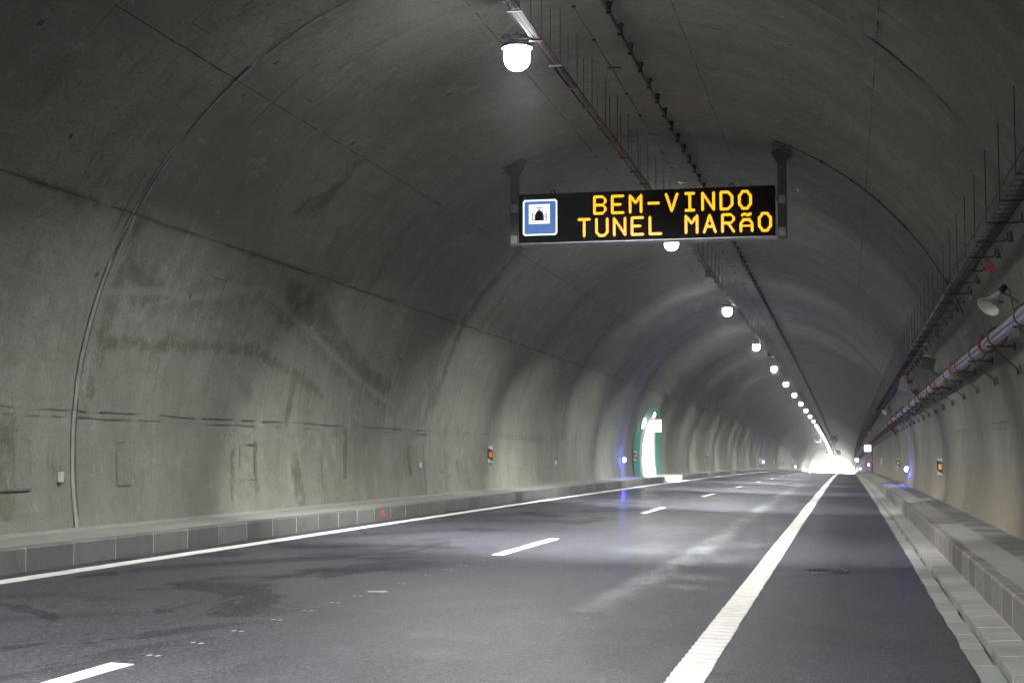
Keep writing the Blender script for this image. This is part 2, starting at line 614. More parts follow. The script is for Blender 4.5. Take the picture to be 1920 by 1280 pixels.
def lining():
    us = list(np.arange(Y0, 8, 1.0)) + list(np.arange(8, 42, 0.09)) + list(np.arange(42, 84, 0.2)) + list(np.arange(84, Y1, 1.0)) + [Y1]
    v1 = list(np.arange(VA, 6.6, 0.075)) + list(np.arange(6.6, VB, 0.2)) + [VB]
    us, vs = np.array(us), np.array(v1)
    U, V = np.meshgrid(us, vs, indexing='ij')
    # slight unevenness of the shuttered concrete
    wob = 0.012 * np.sin(U * 0.9 + V * 0.7) * np.sin(U * 0.37 - V * 1.3) + 0.008 * np.sin(U * 2.1 + 1.3 * np.sin(V))
    ph = (U - RING0) / RINGP
    dr = np.abs(ph - np.round(ph)) * RINGP
    wob = wob * np.clip(dr / 0.6, 0, 1)
    A = np.pi - V / RR
    X = CX + (RR + wob) * np.cos(A)
    Z = CZ + (RR + wob) * np.sin(A) - np.where(U > 0, K * U * U, 0)
    co = np.stack([X, U, Z], -1).reshape(-1, 3)
    nu, nv = U.shape
    idx = np.arange(nu * nv).reshape(nu, nv)
    q = np.stack([idx[:-1, :-1], idx[:-1, 1:], idx[1:, 1:], idx[1:, :-1]], -1).reshape(-1, 4)
    cu = (U[:-1, :-1] + U[1:, 1:]).reshape(-1) / 2
    cv = (V[:-1, :-1] + V[1:, 1:]).reshape(-1) / 2
    cz = CZ + RR * np.sin(np.pi - cv / RR)
    du = cu - OPEN['u']
    az = np.where(np.abs(du) < OPEN['hw'], OPEN['zj'] + (OPEN['top'] - OPEN['zj']) * np.sqrt(np.clip(1 - (du / OPEN['hw']) ** 2, 0, 1)), -9)
    keep = ~((cz < az) & (cv < 9))
    q = q[keep]
    # stains: wet patches, pour lines, smears and lime bloom as they lie on the wall
    st = np.zeros(U.shape)
    pa = np.zeros(U.shape)

    def dark(d, a):
        np.maximum(st, d * a, out=st)

    def pale(d, a):
        np.maximum(pa, d * a, out=pa)
    ridge = [(18.06, 2.05), (19.5, 2.23), (20.4, 2.21), (21.23, 2.36), (23.05, 2.68), (24.02, 2.45), (24.99, 2.25), (26.33, 2.0), (28.59, 1.51), (31.9, 0.91)]
    pale(soft(np_seg(U, V, ridge), 0.03, 0.08), 0.75)
    dark(soft(np_seg(U, V, [(a, b - 0.12) for a, b in ridge]), 0.08, 0.2), 0.5)
    dp = [(23.4, 3.0), (25.51, 2.76), (27.24, 2.29), (29.49, 1.67), (31.85, 1.28), (30.09, 1.30), (26.88, 2.0), (24.6, 2.45)]
    dark(np_poly(U, V, dp) * 1.0, 0.8)
    dark(soft(np_seg(U, V, dp + dp[:1]), 0.02, 0.22), 0.6)
    pale(soft(np_seg(U, V, [(25.2, 2.95), (27.6, 2.35), (29.4, 1.9), (31.8, 1.4)]), 0.02, 0.06), 0.5)
    pale(soft(np_seg(U, V, [(26.4, 3.0), (28.2, 2.5), (30.6, 1.75)]), 0.02, 0.06), 0.35)
    dark(soft(np_seg(U, V, [(18.28, 1.39), (19.99, 1.48), (21.81, 1.57), (23.49, 1.62), (25.4, 1.35), (27.2, 1.0)]), 0.03, 0.16), 0.85)
    dark(np_poly(U, V, [(18.1, 1.55), (22.9, 1.75), (23.2, 3.0), (21.5, 2.75), (18.2, 2.95)]) * 1.0, 0.38)
    pale(soft(np_seg(U, V, [(18.3, 1.75), (20.2, 1.8), (21.6, 1.75)]), 0.05, 0.12), 0.35)
    dark(soft(np_seg(U, V, [(18.15, 3.03), (18.37, 2.44), (18.33, 1.76), (18.28, 1.32), (18.2, 0.81)]), 0.08, 0.28), 0.75)
    dark(soft(np_seg(U, V, [(18.3, 2.44), (18.76, 2.34), (19.4, 2.28)]), 0.08, 0.25), 0.7)
    dark(soft(np_seg(U, V, [(23.16, 5.17), (23.23, 4.82), (23.2, 4.41), (22.6, 4.15)]), 0.10, 0.25), 0.75)
    pale(soft(np_seg(U, V, [(19.27, 3.65), (20.14, 3.68), (20.87, 3.88), (22.12, 4.34), (23.15, 4.86)]), 0.02, 0.07), 0.35)
    for a, b, r, k in ((16.99, 4.45, .28, .4), (17.65, 4.42, .3, .4), (19.79, 4.92, .4, .3), (20.88, 5.01, .45, .5), (21.62, 5.05, .4, .6), (22.5, 5.0, .4, .55),
                       (15.38, 4.39, .15, .4), (15.91, 4.42, .18, .4), (16.4, 4.45, .2, .25)):
        pale(soft(np.hypot((U - a), (V - b) * 1.6), r * 0.3, r), k)
    dark(soft(np_seg(U, V, [(34.96, 5.61), (35.19, 4.54), (35.1, 3.43), (35.3, 2.43), (35.05, 1.2)]), 0.05, 0.5), 0.8)
    for a, b, r, k in ((37.08, 3.96, .5, .6), (36.82, 4.8, .5, .7), (37.5, 5.25, .5, .5), (37.07, 3.2, .4, .5), (40, 3.4, .6, .4), (48.96, 2.66, .5, .6), (43.04, 2.9, .5, .5),
                       (44.86, 2.08, .4, .5), (30.5, 2.6, .4, .3), (24.6, 3.6, .5, .35), (27.5, 3.9, .7, .35), (20.3, 4.1, .4, .3), (16.6, 3.75, .7, .35), (14.8, 4.2, .8, .4)):
        dark(soft(np.hypot((U - a), (V - b) * 0.8), r * 0.2, r), k)
    dark(soft(np_seg(U, V, [(51.6, 5.1), (52.2, 4.0), (51.9, 2.25), (52.3, .8)]), 0.15, 0.7), 0.7)
    dark(soft(np_seg(U, V, [(69.0, 5.2), (69.3, 3.95), (69.0, 2.83)]), 0.15, 0.8), 0.6)
    dark(soft(np_seg(U, V, [(60.8, 4.45), (59.5, 3.2), (61, 2.2)]), 0.1, 0.5), 0.5)
    for a, b, c, e, w, k in ((25.5, 1.2, 25.46, 0.5, .10, .85), (23.1, -.15, 23.0, -.8, .08, .7), (24.05, .05, 24.0, -.7, .05, .9), (25.9, -.3, 26.1, -.9, .22, .75),
                             (28.72, .3, 28.65, -.5, .09, .9), (33.2, .03, 33.3, -.5, .08, .9), (16.3, .2, 16.25, -.7, .2, .75), (17.45, -.1, 17.5, -.5, .12, .5),
                             (41.9, 0, 42.0, -.9, .15, .5), (46, .1, 46, -.5, .1, .4), (23.75, -.62, 24.1, -.66, .05, .6), (37.6, -.4, 37.7, -.8, .15, .45)):
        dark(soft(np_seg(U, V, [(a, b), (c, e)]), w, 0.08), k)
    pale(soft(np_seg(U, V, [(25.6, -.3), (25.75, -.7)]), 0.1, 0.1), 0.6)
    for a in (16.1, 18.95, 23.4, 28.5, 33.6, 39):
        pale(soft(np_seg(U, V, [(a, -0.2), (a + .03, -1.2)]), 0.02, 0.06), 0.4)
    # grime just above and on the longitudinal joints, dark ring sides further in
    dark(soft(np.abs(V - 0.43), 0.02, 0.12) * (np.sin(U * 1.7) * np.sin(U * 0.53 + 1) > 0.35), 0.4)
    dark(soft(np.abs(V - 3.14), 0.02, 0.08) * (np.sin(U * 1.1 + 2) > -0.2), 0.6)
    side = (U - RING0) / RINGP
    side = (side - np.floor(side)) * RINGP
    dark(soft(side, 0.1, 0.9) * (U > 45) * (0.5 + 0.5 * np.sin(V * 1.3 + np.floor((U - RING0) / RINGP) * 2)), 0.55)
    me = bpy.data.meshes.new('lining')
    me.vertices.add(len(co))
    me.vertices.foreach_set('co', co.reshape(-1))
    me.loops.add(len(q) * 4)
    me.loops.foreach_set('vertex_index', q.reshape(-1).astype(np.int32))
    me.polygons.add(len(q))
    me.polygons.foreach_set('loop_start', (np.arange(len(q)) * 4).astype(np.int32))
    me.polygons.foreach_set('loop_total', np.full(len(q), 4, np.int32))
    me.polygons.foreach_set('use_smooth', np.ones(len(q), bool))
    me.update(calc_edges=True)
    a = me.attributes.new('tuv', 'FLOAT_VECTOR', 'POINT')
    a.data.foreach_set('vector', np.stack([U, V, np.zeros_like(U)], -1).reshape(-1))
    a = me.attributes.new('stain', 'FLOAT', 'POINT')
    a.data.foreach_set('value', st.reshape(-1))
    a = me.attributes.new('pale', 'FLOAT', 'POINT')
    a.data.foreach_set('value', pa.reshape(-1))
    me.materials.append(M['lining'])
    root = empty('tunnel_lining', (CX, 0, 0))
    tag(root, 'curved grey concrete tunnel vault with stains and joint lines', 'tunnel')
    o = bpy.data.objects.new('vault', me)
    COL.objects.link(o)
    o.parent = root
    o.location = (-CX, 0, 0)

    # joints and shutter marks as thin strips lying on the wall
    jb = MB()

    def strip(u0, v0, u1, v1, w, mi=0, off=0.004, jit=0.0, gap=0.0, seg=0.35):
        L = math.hypot(u1 - u0, v1 - v0)
        n = max(1, int(L / seg))
        nx, ny = -(v1 - v0) / L, (u1 - u0) / L
        prev = None
        for k in range(n + 1):
            t = k / n
            ww = w * (1 + jit * rng.uniform(-1, 1)) / 2
            o_ = rng.uniform(-1, 1) * jit * w * 0.5
            uu, vv = u0 + (u1 - u0) * t + nx * o_, v0 + (v1 - v0) * t + ny * o_
            pr = []
            for s in (-1, 1):
                x, z = wall(vv + ny * ww * s, off + 0.012 if mi != 1 else off)
                pr.append(P(x, uu + nx * ww * s, z))
            if prev is not None and rng.random() > gap:
                jb.face([prev[0], prev[1], pr[1], pr[0]], mi)
            prev = pr
    k = -3
    while RING0 + RINGP * k < Y1 - 3:
        u = RING0 + RINGP * k
        fr = u < 90
        if not (OPEN['u'] - 3 < u < OPEN['u'] + 3):
            strip(u, VA, u, VB, 0.03 if fr else 0.045, 0 if fr else 2, jit=0.4, gap=0.05, seg=0.25 if fr else 1.2)
            if fr:
                strip(u - 0.065, VA, u - 0.065, 1.2, 0.09, 1, 0.012, jit=0.14, gap=0.0, seg=0.3)
                strip(u - 0.065, 1.2, u - 0.05, 2.5, 0.07, 1, 0.012, jit=0.16, gap=0.0, seg=0.3)
                strip(u - 0.05, 2.5, u - 0.04, 4.2, 0.045, 1, 0.012, jit=0.3, gap=0.08, seg=0.25)
                strip(u + 0.05, 2.4, u + 0.05, 8.0, 0.05, 1, 0.012, jit=0.8, gap=0.3, seg=0.18)
                strip(u + 0.05, 12, u + 0.05, 19, 0.04, 1, 0.012, jit=0.8, gap=0.6, seg=0.25)
        k += 1
    k = -2
    while RING0 + RINGP * k < 330:
        a, b = RING0 + RINGP * k, RING0 + RINGP * (k + 1)
        near = a < 80
        sg = 0.3 if near else 2.0
        for v, w in ((3.14, 0.026), (5.36, 0.017), (8.36, 0.018)):
            strip(a, v + rng.uniform(-.01, .01), b, v, w, 0, jit=0.6, gap=0.06, seg=sg)
            strip(a, V_TOT - v, b, V_TOT - v, w * 0.8, 0, jit=0.6, gap=0.1, seg=sg)
        if near and not (66 < a < 80):
            strip(a, 0.46, b, 0.46, 0.016, 2, jit=0.6, gap=0.25, seg=0.3)
            strip(a, 0.37, b, 0.37, 0.012, 2, jit=0.6, gap=0.4, seg=0.3)
        strip(a, V_TOT - 0.44, b, V_TOT - 0.44, 0.018, 2, jit=0.7, gap=0.25, seg=sg)
        if near:
            strip(a, V_TOT - 0.34, b, V_TOT - 0.34, 0.012, 2, jit=0.6, gap=0.45, seg=sg)
        k += 1

    def rect(u, v0, v1, w, t, g, mi=2):
        for sx in (u, u + w):
            strip(sx, v0, sx, v1, t, mi, jit=0.4, gap=g, seg=0.12)
        strip(u, v0, u + w, v0, t * rng.choice((1, 1.5)), mi, jit=0.3, gap=g * .6, seg=0.12)
        strip(u, v1, u + w, v1, t, mi, jit=0.3, gap=g, seg=0.12)
    for k in range(-1, 5):
        b = RING0 + RINGP * k
        for du in (1.15, 5.45, 10.5, 14.95):
            if not (69 < b + du < 81.5):
                z1 = 1.88 if abs(b + du - 28.4) < .1 else 1.65
                rect(b + du, v_left(1.06), v_left(z1), 0.55 + rng.uniform(-.06, .15), 0.018, rng.choice((.1, .3, .5)))
                rect(b + du + .4, V_TOT - v_left(1.65), V_TOT - v_left(1.06), 0.5, 0.015, .5)
        for du, hw in ((3.0, .55), (13.4, .45)):
            rect(b + du, 2.0 + rng.uniform(-.02, .02), 2.62, hw, 0.02, .1, 0)
            rect(b + du, V_TOT - 2.62, V_TOT - 2.0, hw, 0.015, .4)
        for du in (1.7, 5.1, 11.4, 14.8):
            rect(b + du, 5.67, 6.33, .5, 0.018, .15)
            rect(b + du, V_TOT - 6.33, V_TOT - 5.67, .5, 0.015, .3)
    # small bolt holes
    for u, v in ((13.8, 4.78), (22.35, 5.46), (17.64, 2.24), (20.45, 2.25), (15.61, 3.77), (18.38, 5.22), (18.3, 5.84), (30.0, 1.95), (32.4, 2.2), (33.9, 1.9), (36.3, 2.1),
                 (50.2, .47), (66.0, .47), (83.0, .47), (92, .47), (26.0, 6.3), (29, 7.2), (24, 13.2), (20.5, 12.8), (31, 12.1), (18.6, 11.2), (23, 7.1)):
        s = rng.uniform(.045, .08) * (1.6 if v == .47 else 1)
        strip(u - s * .6, v, u + s * .6, v + s * .3, s, 0, jit=.2)
    o = jb.build('joint', [M['joint'], M['mortar'], M['faint']], root)
    o.location = (-CX, 0, 0)


lining()

# ------------------------------------------------------------------ carriageway, markings, gutter, kerbs, walkways
XK = -8.455      # left kerb face
XA = 0.874       # right edge of the asphalt


def road():
    xs = np.concatenate([np.arange(XK - 0.02, XA - 0.05, 0.11), [XA - 0.03, XA]])
    ys = np.concatenate([np.arange(Y0 - 40, 5, 2.0), np.arange(5, 45, 0.12), np.arange(45, 90, 0.4), np.arange(90, Y1, 4.0), np.arange(Y1, Y1 + 400, 20)])
    X, Y = np.meshgrid(xs, ys, indexing='ij')
    r = np.random.RandomState(3)
    jit = np.convolve(r.uniform(-1, 1, len(ys)), [.15, .2, .3, .2, .15], 'same') * 0.022
    X[-1, :] += jit
    X[-2, :] += jit
    Z = -0.035 * (X + 1.15) - np.where(Y > 0, K * Y * Y, 0)
    mark = np.zeros(X.shape)
    patch = np.zeros(X.shape)
    sm = [(-2.35, 14.0), (-2.28, 17.64), (-2.16, 21.5), (-2.18, 26.3), (-2.28, 35.3), (-2.3, 45.2), (-2.4, 84)]
    w = 0.06 + 0.05 * np.sin(Y * 1.3) ** 2
    d = np_seg(X, Y, sm)
    mark = np.maximum(mark, np.clip(1 - (d - w) / 0.16, 0, 1) * 0.9)
    for a, b, rx, ry, k in ((-1.75, 18.2, .35, .5, .8), (-1.9, 16.8, .4, .45, .8), (-1.7, 21.5, .3, .8, .6), (-1.65, 25, .3, 1, .6), (-2.9, 23, .6, 1.6, .35), (-3.2, 29, .8, 3, .3),
                            (-1.55, 10.0, .25, .3, .55), (-2.6, 13, .6, .5, .35), (-3.1, 10.6, .8, .35, .25), (-3.0, 37, .8, 5, .35), (-3.2, 11.6, .5, .3, .3), (-1.4, 31, .25, 2, .4)):
        dd = np.hypot((X - a) / rx, (Y - b) / ry)
        mark = np.maximum(mark, np.clip(1.2 - dd, 0, 1) * k)
    for pts, wd, k in (([(-7.6, 15.5), (-7.0, 17), (-6.2, 18.5), (-5.4, 18.3)], .25, .8), ([(-6.6, 14.2), (-6.4, 15.2), (-5.8, 15.6)], .12, .8), ([(-7.4, 19.5), (-6.6, 20.8), (-5.6, 21)], .3, .7),
                       ([(-7.6, 12), (-7, 12.8), (-6.5, 12.6)], .2, .5), ([(-5.9, 16.4), (-5.2, 17.2)], .2, .7), ([(-7.8, 22), (-6.8, 25), (-5.6, 26)], .35, .6), ([(-6.9, 10.5), (-6, 11.6)], .2, .5),
                       ([(-7.7, 29), (-6.5, 34), (-5.4, 36)], .4, .5)):
        patch = np.maximum(patch, soft(np_seg(X, Y, pts), wd * .4, wd) * k)
    co = np.stack([X, Y, Z], -1).reshape(-1, 3)
    nx, ny = X.shape
    idx = np.arange(nx * ny).reshape(nx, ny)
    q = np.stack([idx[:-1, :-1], idx[1:, :-1], idx[1:, 1:], idx[:-1, 1:]], -1).reshape(-1, 4)
    me = bpy.data.meshes.new('road')
    me.vertices.add(len(co)); me.vertices.foreach_set('co', co.reshape(-1))
    me.loops.add(len(q) * 4); me.loops.foreach_set('vertex_index', q.reshape(-1).astype(np.int32))
    me.polygons.add(len(q))
    me.polygons.foreach_set('loop_start', (np.arange(len(q)) * 4).astype(np.int32))
    me.polygons.foreach_set('loop_total', np.full(len(q), 4, np.int32))
    me.polygons.foreach_set('use_smooth', np.ones(len(q), bool))
    me.update(calc_edges=True)
    for nm, ar in (('mark', mark), ('patch', patch)):
        a = me.attributes.new(nm, 'FLOAT', 'POINT')
        a.data.foreach_set('value', ar.reshape(-1))
    me.materials.append(M['asphalt'])
    o = bpy.data.objects.new('road', me)
    COL.objects.link(o)
    tag(o, kind='structure')


road()


def marking_strip(b, x0, x1, ya, yb, step, lift=0.004, wob=0.006):
    n = max(1, int(round((yb - ya) / step)))
    prev = None
    for k in range(n + 1):
        y = ya + (yb - ya) * k / n
        a, c = x0 + rng.uniform(-wob, wob), x1 + rng.uniform(-wob, wob)
        cur = (P(a, y, road_z(a) + lift), P(c, y, road_z(c) + lift))
        if prev:
            b.face([prev[0], prev[1], cur[1], cur[0]])
        prev = cur


# solid line on the right with its raised ribs
b = MB()
xl = -1.07
marking_strip(b, xl - .125, xl + .125, -20, 70, .3)
marking_strip(b, xl - .125, xl + .125, 70, Y1 + 200, 6, wob=0)
y = 6.0
while y < 48:
    x0, x1 = xl - .122, xl + .122
    h0, h1 = .0045, .010
    pr = [(y, h0), (y + .02, h1), (y + .09, h1), (y + .12, h0)]
    for (ya, ha), (yb, hb) in zip(pr[:-1], pr[1:]):
        b.face([P(x0, ya, road_z(x0) + ha), P(x1, ya, road_z(x1) + ha), P(x1, yb, road_z(x1) + hb), P(x0, yb, road_z(x0) + hb)])
    y += .24
tag(b.build('road_marking', M['ribbed_paint']), kind='structure')
b = MB()
xl = -8.08
marking_strip(b, xl - .11, xl + .11, -20, 70, .3)
marking_strip(b, xl - .11, xl + .11, 70, Y1 + 200, 6, wob=0)
tag(b.build('road_marking', M['paint']), kind='structure')
b = MB()
for k in range(-2, 30):
    ya = 5.0 + 15.0 * k
    marking_strip(b, -4.655 - .08, -4.655 + .08, ya, ya + 4.2, .3)
tag(b.build('road_marking', M['paint']), kind='structure')

# pairs of white dabs between the dashes, and the worn patch of paint
M['dab'] = simple('worn_paint', (0.36, 0.355, 0.345), 0.7, var=0.3, scale=30)
dabs = [9.6, 10.30, 11.05, 11.87, 12.61, 13.34, 13.99, 15.45, 16.52, 17.4, 18.11, 19.04]
for i, y in enumerate(dabs):
    r0 = empty('paint_mark', P(-4.63, y, road_z(-4.63) + .004))
    for s in (-1, 1):
        m = MB()
        n = 9
        m.face([(s * .032 + .02 * math.cos(6.283 * k / n) * rng.uniform(.75, 1.15), .036 * math.sin(6.283 * k / n) * rng.uniform(.75, 1.15), .001 - .035 * s * .032) for k in range(n)])
        m.build('dab', M['dab'], r0)
    where = 'nearest the bottom dash' if i == 0 else ('just before the middle dash' if i == len(dabs) - 1 else '%s from the bottom dash' % ORD[i])
    tag(r0, 'pair of small white paint dabs on the asphalt, %s' % where, 'paint mark', 'pairs of white paint dabs between two lane dashes')
m = MB()
n = 22
m.face([(.12 * math.cos(6.283 * k / n) * rng.uniform(.45, 1.3), .10 * math.sin(6.283 * k / n) * rng.uniform(.55, 1.2), 0) for k in range(n)])
o = m.build('paint_splash', M['dab'])
o.location = P(-4.58, 14.5, road_z(-4.58) + .006)
tag(o, 'larger ragged white paint patch lying among the small dabs', 'paint mark')

# manhole
r0 = empty('manhole_cover', P(-.32, 20.2, road_z(-.32) + .003))
m = MB()
m.lathe([(0.0, .004), (.27, .004), (.275, .0)], 40)
for i in range(-4, 5):
    for j in range(-4, 5):
        if math.hypot(i, j) < 4.3:
            m.box((i * .058, j * .058, .007), (.03, .03, .006))
m.build('lid', M['iron'], r0)
m = MB()
m.lathe([(.28, .0), (.285, .006), (.32, .006), (.325, .0)], 40)
m.build('frame', M['dull_steel'], r0)
tag(r0, 'round black cast iron manhole cover in the right shoulder', 'manhole cover')


def stone_row(prof_fn, ya, yb, pitch, gap, b, near=120.0, phase=0.0, jb=None):
    """single stones near, longer runs far away"""
    y = ya + phase
    while y < yb:
        L = pitch if y < near else pitch * 6
        e = min(yb, y + L) - gap
        prof = prof_fn(y)
        if e > y:
            b.sweep(prof, [y, e], closed=True)
            if jb is not None and y < near and y > -5:
                cx_ = sum(p[0] for p in prof) / len(prof)
                cz_ = sum(p[1] for p in prof) / len(prof)
                jb.sweep([(x + (.002 if x > cx_ else -.002) * (0 if abs(x - cx_) < 1e-6 else 1), z + (.002 if z > cz_ else 0)) for x, z in prof], [e + .001, y + L - .001], closed=True)
        y += L


def jitter(k):
    return rng.uniform(-k, k)


YS = stations(Y0 - 6, Y1 + 6, 2.0, 6.0)
# right gutter
gz = road_z(XA) - .012
r0 = empty('gutter', (0, 0, 0))
tag(r0, kind='structure')
b = MB()
b.sweep([(XA - .12, gz - .014), (1.06, gz - .018)], YS)
b.sweep([(1.145, gz - .02), (1.15, gz + .007), (1.43, gz + .018)], YS)
jb_ = b
b = MB()
stone_row(lambda y: [(XA - .1, gz - .1), (XA - .1, gz - .008 + jitter(.002)), (1.068 + jitter(.012), gz - .012 + jitter(.002)), (1.07, gz - .1)], Y0 - 6, Y1 + 6, 1.0, .03, b, jb=jb_)
stone_row(lambda y: [(1.128, gz - .15), (1.13 + jitter(.012), gz + .012 + jitter(.003)), (1.405, gz + .022 + jitter(.003)), (1.405, gz - .1)], Y0 - 6, Y1 + 6, 1.0, .035, b, phase=.37, jb=jb_)
jb_.build('bedding', M['gutter_mortar'], r0)
b.build('gutter_stone', M['gutter'], r0)
b = MB()
b.sweep([(1.072, gz - .13), (1.135, gz - .13)], YS)
b.build('drain_slot', M['dark'], r0)

# right kerb, walkway and cover slabs
ZR = .255
r0 = empty('kerb', (1.42, 0, 0))
tag(r0, 'low grey kerb of concrete blocks edging the right walkway', 'kerb')
b = MB()
b.sweep([(1.4225, gz - .05), (1.4225, ZR - .023), (1.438, ZR - .002), (1.56, ZR - .002)], YS)
jb_ = b
b = MB()
stone_row(lambda y: [(1.42 + jitter(.003), gz - .05), (1.42, ZR - .022), (1.436, ZR), (1.555 + jitter(.01), ZR), (1.555, gz - .05)], Y0 - 6, Y1 + 6, 1.0, .026, b, phase=.2, jb=jb_)
jb_.build('mortar', M['gutter_mortar'], r0).location = (-1.42, 0, 0)
b.build('kerb_block', M['kerb_right'], r0).location = (-1.42, 0, 0)
b = MB()
b.sweep([(1.53, ZR - .004), (1.975, ZR + .002)], YS)
tag(b.build('pavement', M['walk']), kind='structure')
b = MB()
stone_row(lambda y: [(1.98, ZR - .08), (1.98, ZR - .002 + jitter(.005)), (2.56, ZR + .004 + jitter(.005)), (2.56, ZR - .08)], Y0 - 6, Y1 + 6, .5, .008, b, near=90)
o = b.build('cover_slabs', M['slab'])
o.name = 'pavement'
tag(o, kind='structure')
for i, (ya, yb) in enumerate(((28.3, 30.35), (71.0, 73.4))):
    r0 = empty('hatch_cover', P(1.74, (ya + yb) / 2, ZR))
    m = MB()
    m.box((0, 0, .006), (.44, yb - ya, .008))
    m.build('plate', M['rust'], r0)
    m = MB()
    for s in (-1, 1):
        m.box((s * .23, 0, .007), (.02, yb - ya + .06, .014))
        m.box((0, s * (yb - ya + .04) / 2, .007), (.44, .02, .014))
    m.build('frame', M['dull_steel'], r0)
    tag(r0, ('larger nearer rusty steel hatch cover' if i == 0 else 'far small rusty hatch cover') + ' set in the right walkway', 'hatch cover')

# left kerb, walkway, with a dropped ramp in front of the gallery
ZL = .515
RA, RB = 72.3, 78.7     # ramp along the kerb
r0 = empty('kerb', (XK, 0, 0))
tag(r0, 'tall grey kerb of stained concrete blocks edging the left walkway', 'kerb')
bz = road_z(XK)
b = MB()
b2 = MB()
for ya, yb in ((Y0 - 6, RA - .8), (RB + .8, Y1 + 6)):
    b.sweep([(XK - .0055, bz - .1), (XK - .0055, ZL - .024), (XK - .02, ZL - .003), (XK - .15, ZL - .003)], stations(ya, yb, 2, 6))
    stone_row(lambda y: [(XK - .14, bz - .1), (XK - .14, ZL), (XK - .016, ZL + jitter(.003)), (XK + jitter(.003), ZL - .02), (XK + jitter(.003), bz - .1)], ya, yb, 1.0, .03, b2, phase=.5 if ya < 0 else 0)
b.build('mortar', M['kerb_mortar'], r0).location = (-XK, 0, 0)
b2.build('kerb_block', M['kerb'], r0).location = (-XK, 0, 0)
# orange spray mark on the kerb
m = MB()
for dy, dz, w, h in ((0, 0, .05, .14), (.10, .02, .05, .16), (.05, .05, .09, .045), (.16, -.02, .05, .10), (.2, .04, .04, .06)):
    m.face([P(XK + .006, 26.9 + dy - w / 2 + .02, .38 + dz - h / 2), P(XK + .006, 26.9 + dy + w / 2, .37 + dz - h / 2), P(XK + .006, 26.9 + dy + w / 2 - .02, .38 + dz + h / 2), P(XK + .006, 26.9 + dy - w / 2, .39 + dz + h / 2)])
m.build('spray_mark', M['spray'], r0).location = (-XK, 0, 0)
b = MB()
for ya, yb in ((Y0 - 6, RA - .8), (RB + .8, Y1 + 6)):
    b.sweep([(-9.85, ZL + .035), (-9.62, ZL + .03), (-9.60, ZL - .002), (XK - .135, ZL - .006)], stations(ya, yb, 2, 6))
tag(b.build('pavement', M['walk']), kind='structure')
b = MB()
xw = -9.85
# ramp flanks and sloping floor
b.face([P(xw, RA - .8, ZL - .004), P(XK, RA - .8, ZL - .004), P(XK, RA + .4, bz + .01), P(xw, RA, ZL - .004)])
b.face([P(xw, RA, ZL - .004), P(XK, RA + .4, bz + .01), P(XK, RB - .4, bz + .01), P(xw, RB, ZL - .004)])
b.face([P(xw, RB, ZL - .004), P(XK, RB - .4, bz + .01), P(XK, RB + .8, ZL - .004), P(xw, RB + .8, ZL - .004)])
b.face([P(XK, RA - .8, ZL - .004), P(XK, RA - .8, bz), P(XK, RA + .4, bz)])
b.face([P(XK, RB + .8, ZL - .004), P(XK, RB - .4, bz), P(XK, RB + .8, bz)])
o = b.build('ramp', simple('ramp_concrete', (0.46, 0.44, 0.40), 0.8))
o.name = 'path'
tag(o, kind='structure')

# ------------------------------------------------------------------ lit side gallery with painted surround (left wall)
OU, OH, OJ, OT = OPEN['u'], OPEN['hw'], OPEN['zj'], OPEN['top']


def outline(hw, zj, top, n=20, zb=.45, u0=OU):
    pts = [(u0 - hw, zb)] + [(u0 - hw, zb + (zj - zb) * k / 6) for k in range(1, 6)]
    for k in range(n + 1):
        t = math.pi - math.pi * k / n
        pts.append((u0 + hw * math.cos(t), zj + (top - zj) * math.sin(t)))
    pts += [(u0 + hw, zj - (zj - zb) * k / 6) for k in range(1, 7)]
    return pts


def on_wall(u, z, off):
    a = math.asin((z - CZ) / RR)
    return P(CX - (RR - off) * math.cos(a), u, CZ + (RR - off) * math.sin(a))


r0 = empty('side_gallery', P(-9.8, OU, ZL))
inv = (9.8, -OU, -(ZL + zc(OU)))
inn = outline(OH, OJ, OT)
m = MB()
out = outline(5.2, 2.0, 3.95)
for i in range(len(inn) - 1):
    for t0, t1 in ((0, .5), (.5, 1)):
        def lp(j, t):
            return (inn[j][0] * (1 - t) + out[j][0] * t, inn[j][1] * (1 - t) + out[j][1] * t)
        qs = [lp(i, t0), lp(i + 1, t0), lp(i + 1, t1), lp(i, t1)]
        m.face([on_wall(u, z, .035) for u, z in qs])
m.build('painted_surround', M['teal'], r0).location = inv
m = MB()
fo = outline(OH + .55, OJ, OT + .28)
fi = outline(OH - .1, OJ, OT - .1)
for i in range(len(fi) - 1):
    m.face([on_wall(*fi[i], .09), on_wall(*fi[i + 1], .09), on_wall(*fo[i + 1], .09), on_wall(*fo[i], .09)])
    m.face([on_wall(*fo[i], .09), on_wall(*fo[i + 1], .09), on_wall(*fo[i + 1], -.05), on_wall(*fo[i], -.05)])
    m.face([on_wall(*fi[i], .09), on_wall(*fi[i + 1], .09), on_wall(*fi[i + 1], -.35), on_wall(*fi[i], -.35)])
m.build('door_frame', M['jamb'], r0).location = inv
m = MB()
for i in range(len(inn) - 1):
    for xa, xb in ((None, -13.5), (-13.5, -18), (-18, -24)):
        def gp(q, x):
            return on_wall(q[0], q[1], -.04) if x is None else P(x, q[0], q[1])
        m.face([gp(inn[i], xa), gp(inn[i + 1], xa), gp(inn[i + 1], xb), gp(inn[i], xb)])
m.face([P(-24, u, z) for u, z in inn])
m.face([P(-9.8, OU - OH, ZL - .01), P(-9.8, OU + OH, ZL - .01), P(-24, OU + OH, ZL - .01), P(-24, OU - OH, ZL - .01)])
m.build('gallery_walls', M['gallery'], r0).location = inv
for xx in (-11.4, -14.5, -18.5):
    m = MB()
    m.box(P(xx, OU, OT - .12), (1.2, .18, .08), bev=.02)
    t = m.build('ceiling_light', M['tube'], r0)
    t.location = inv
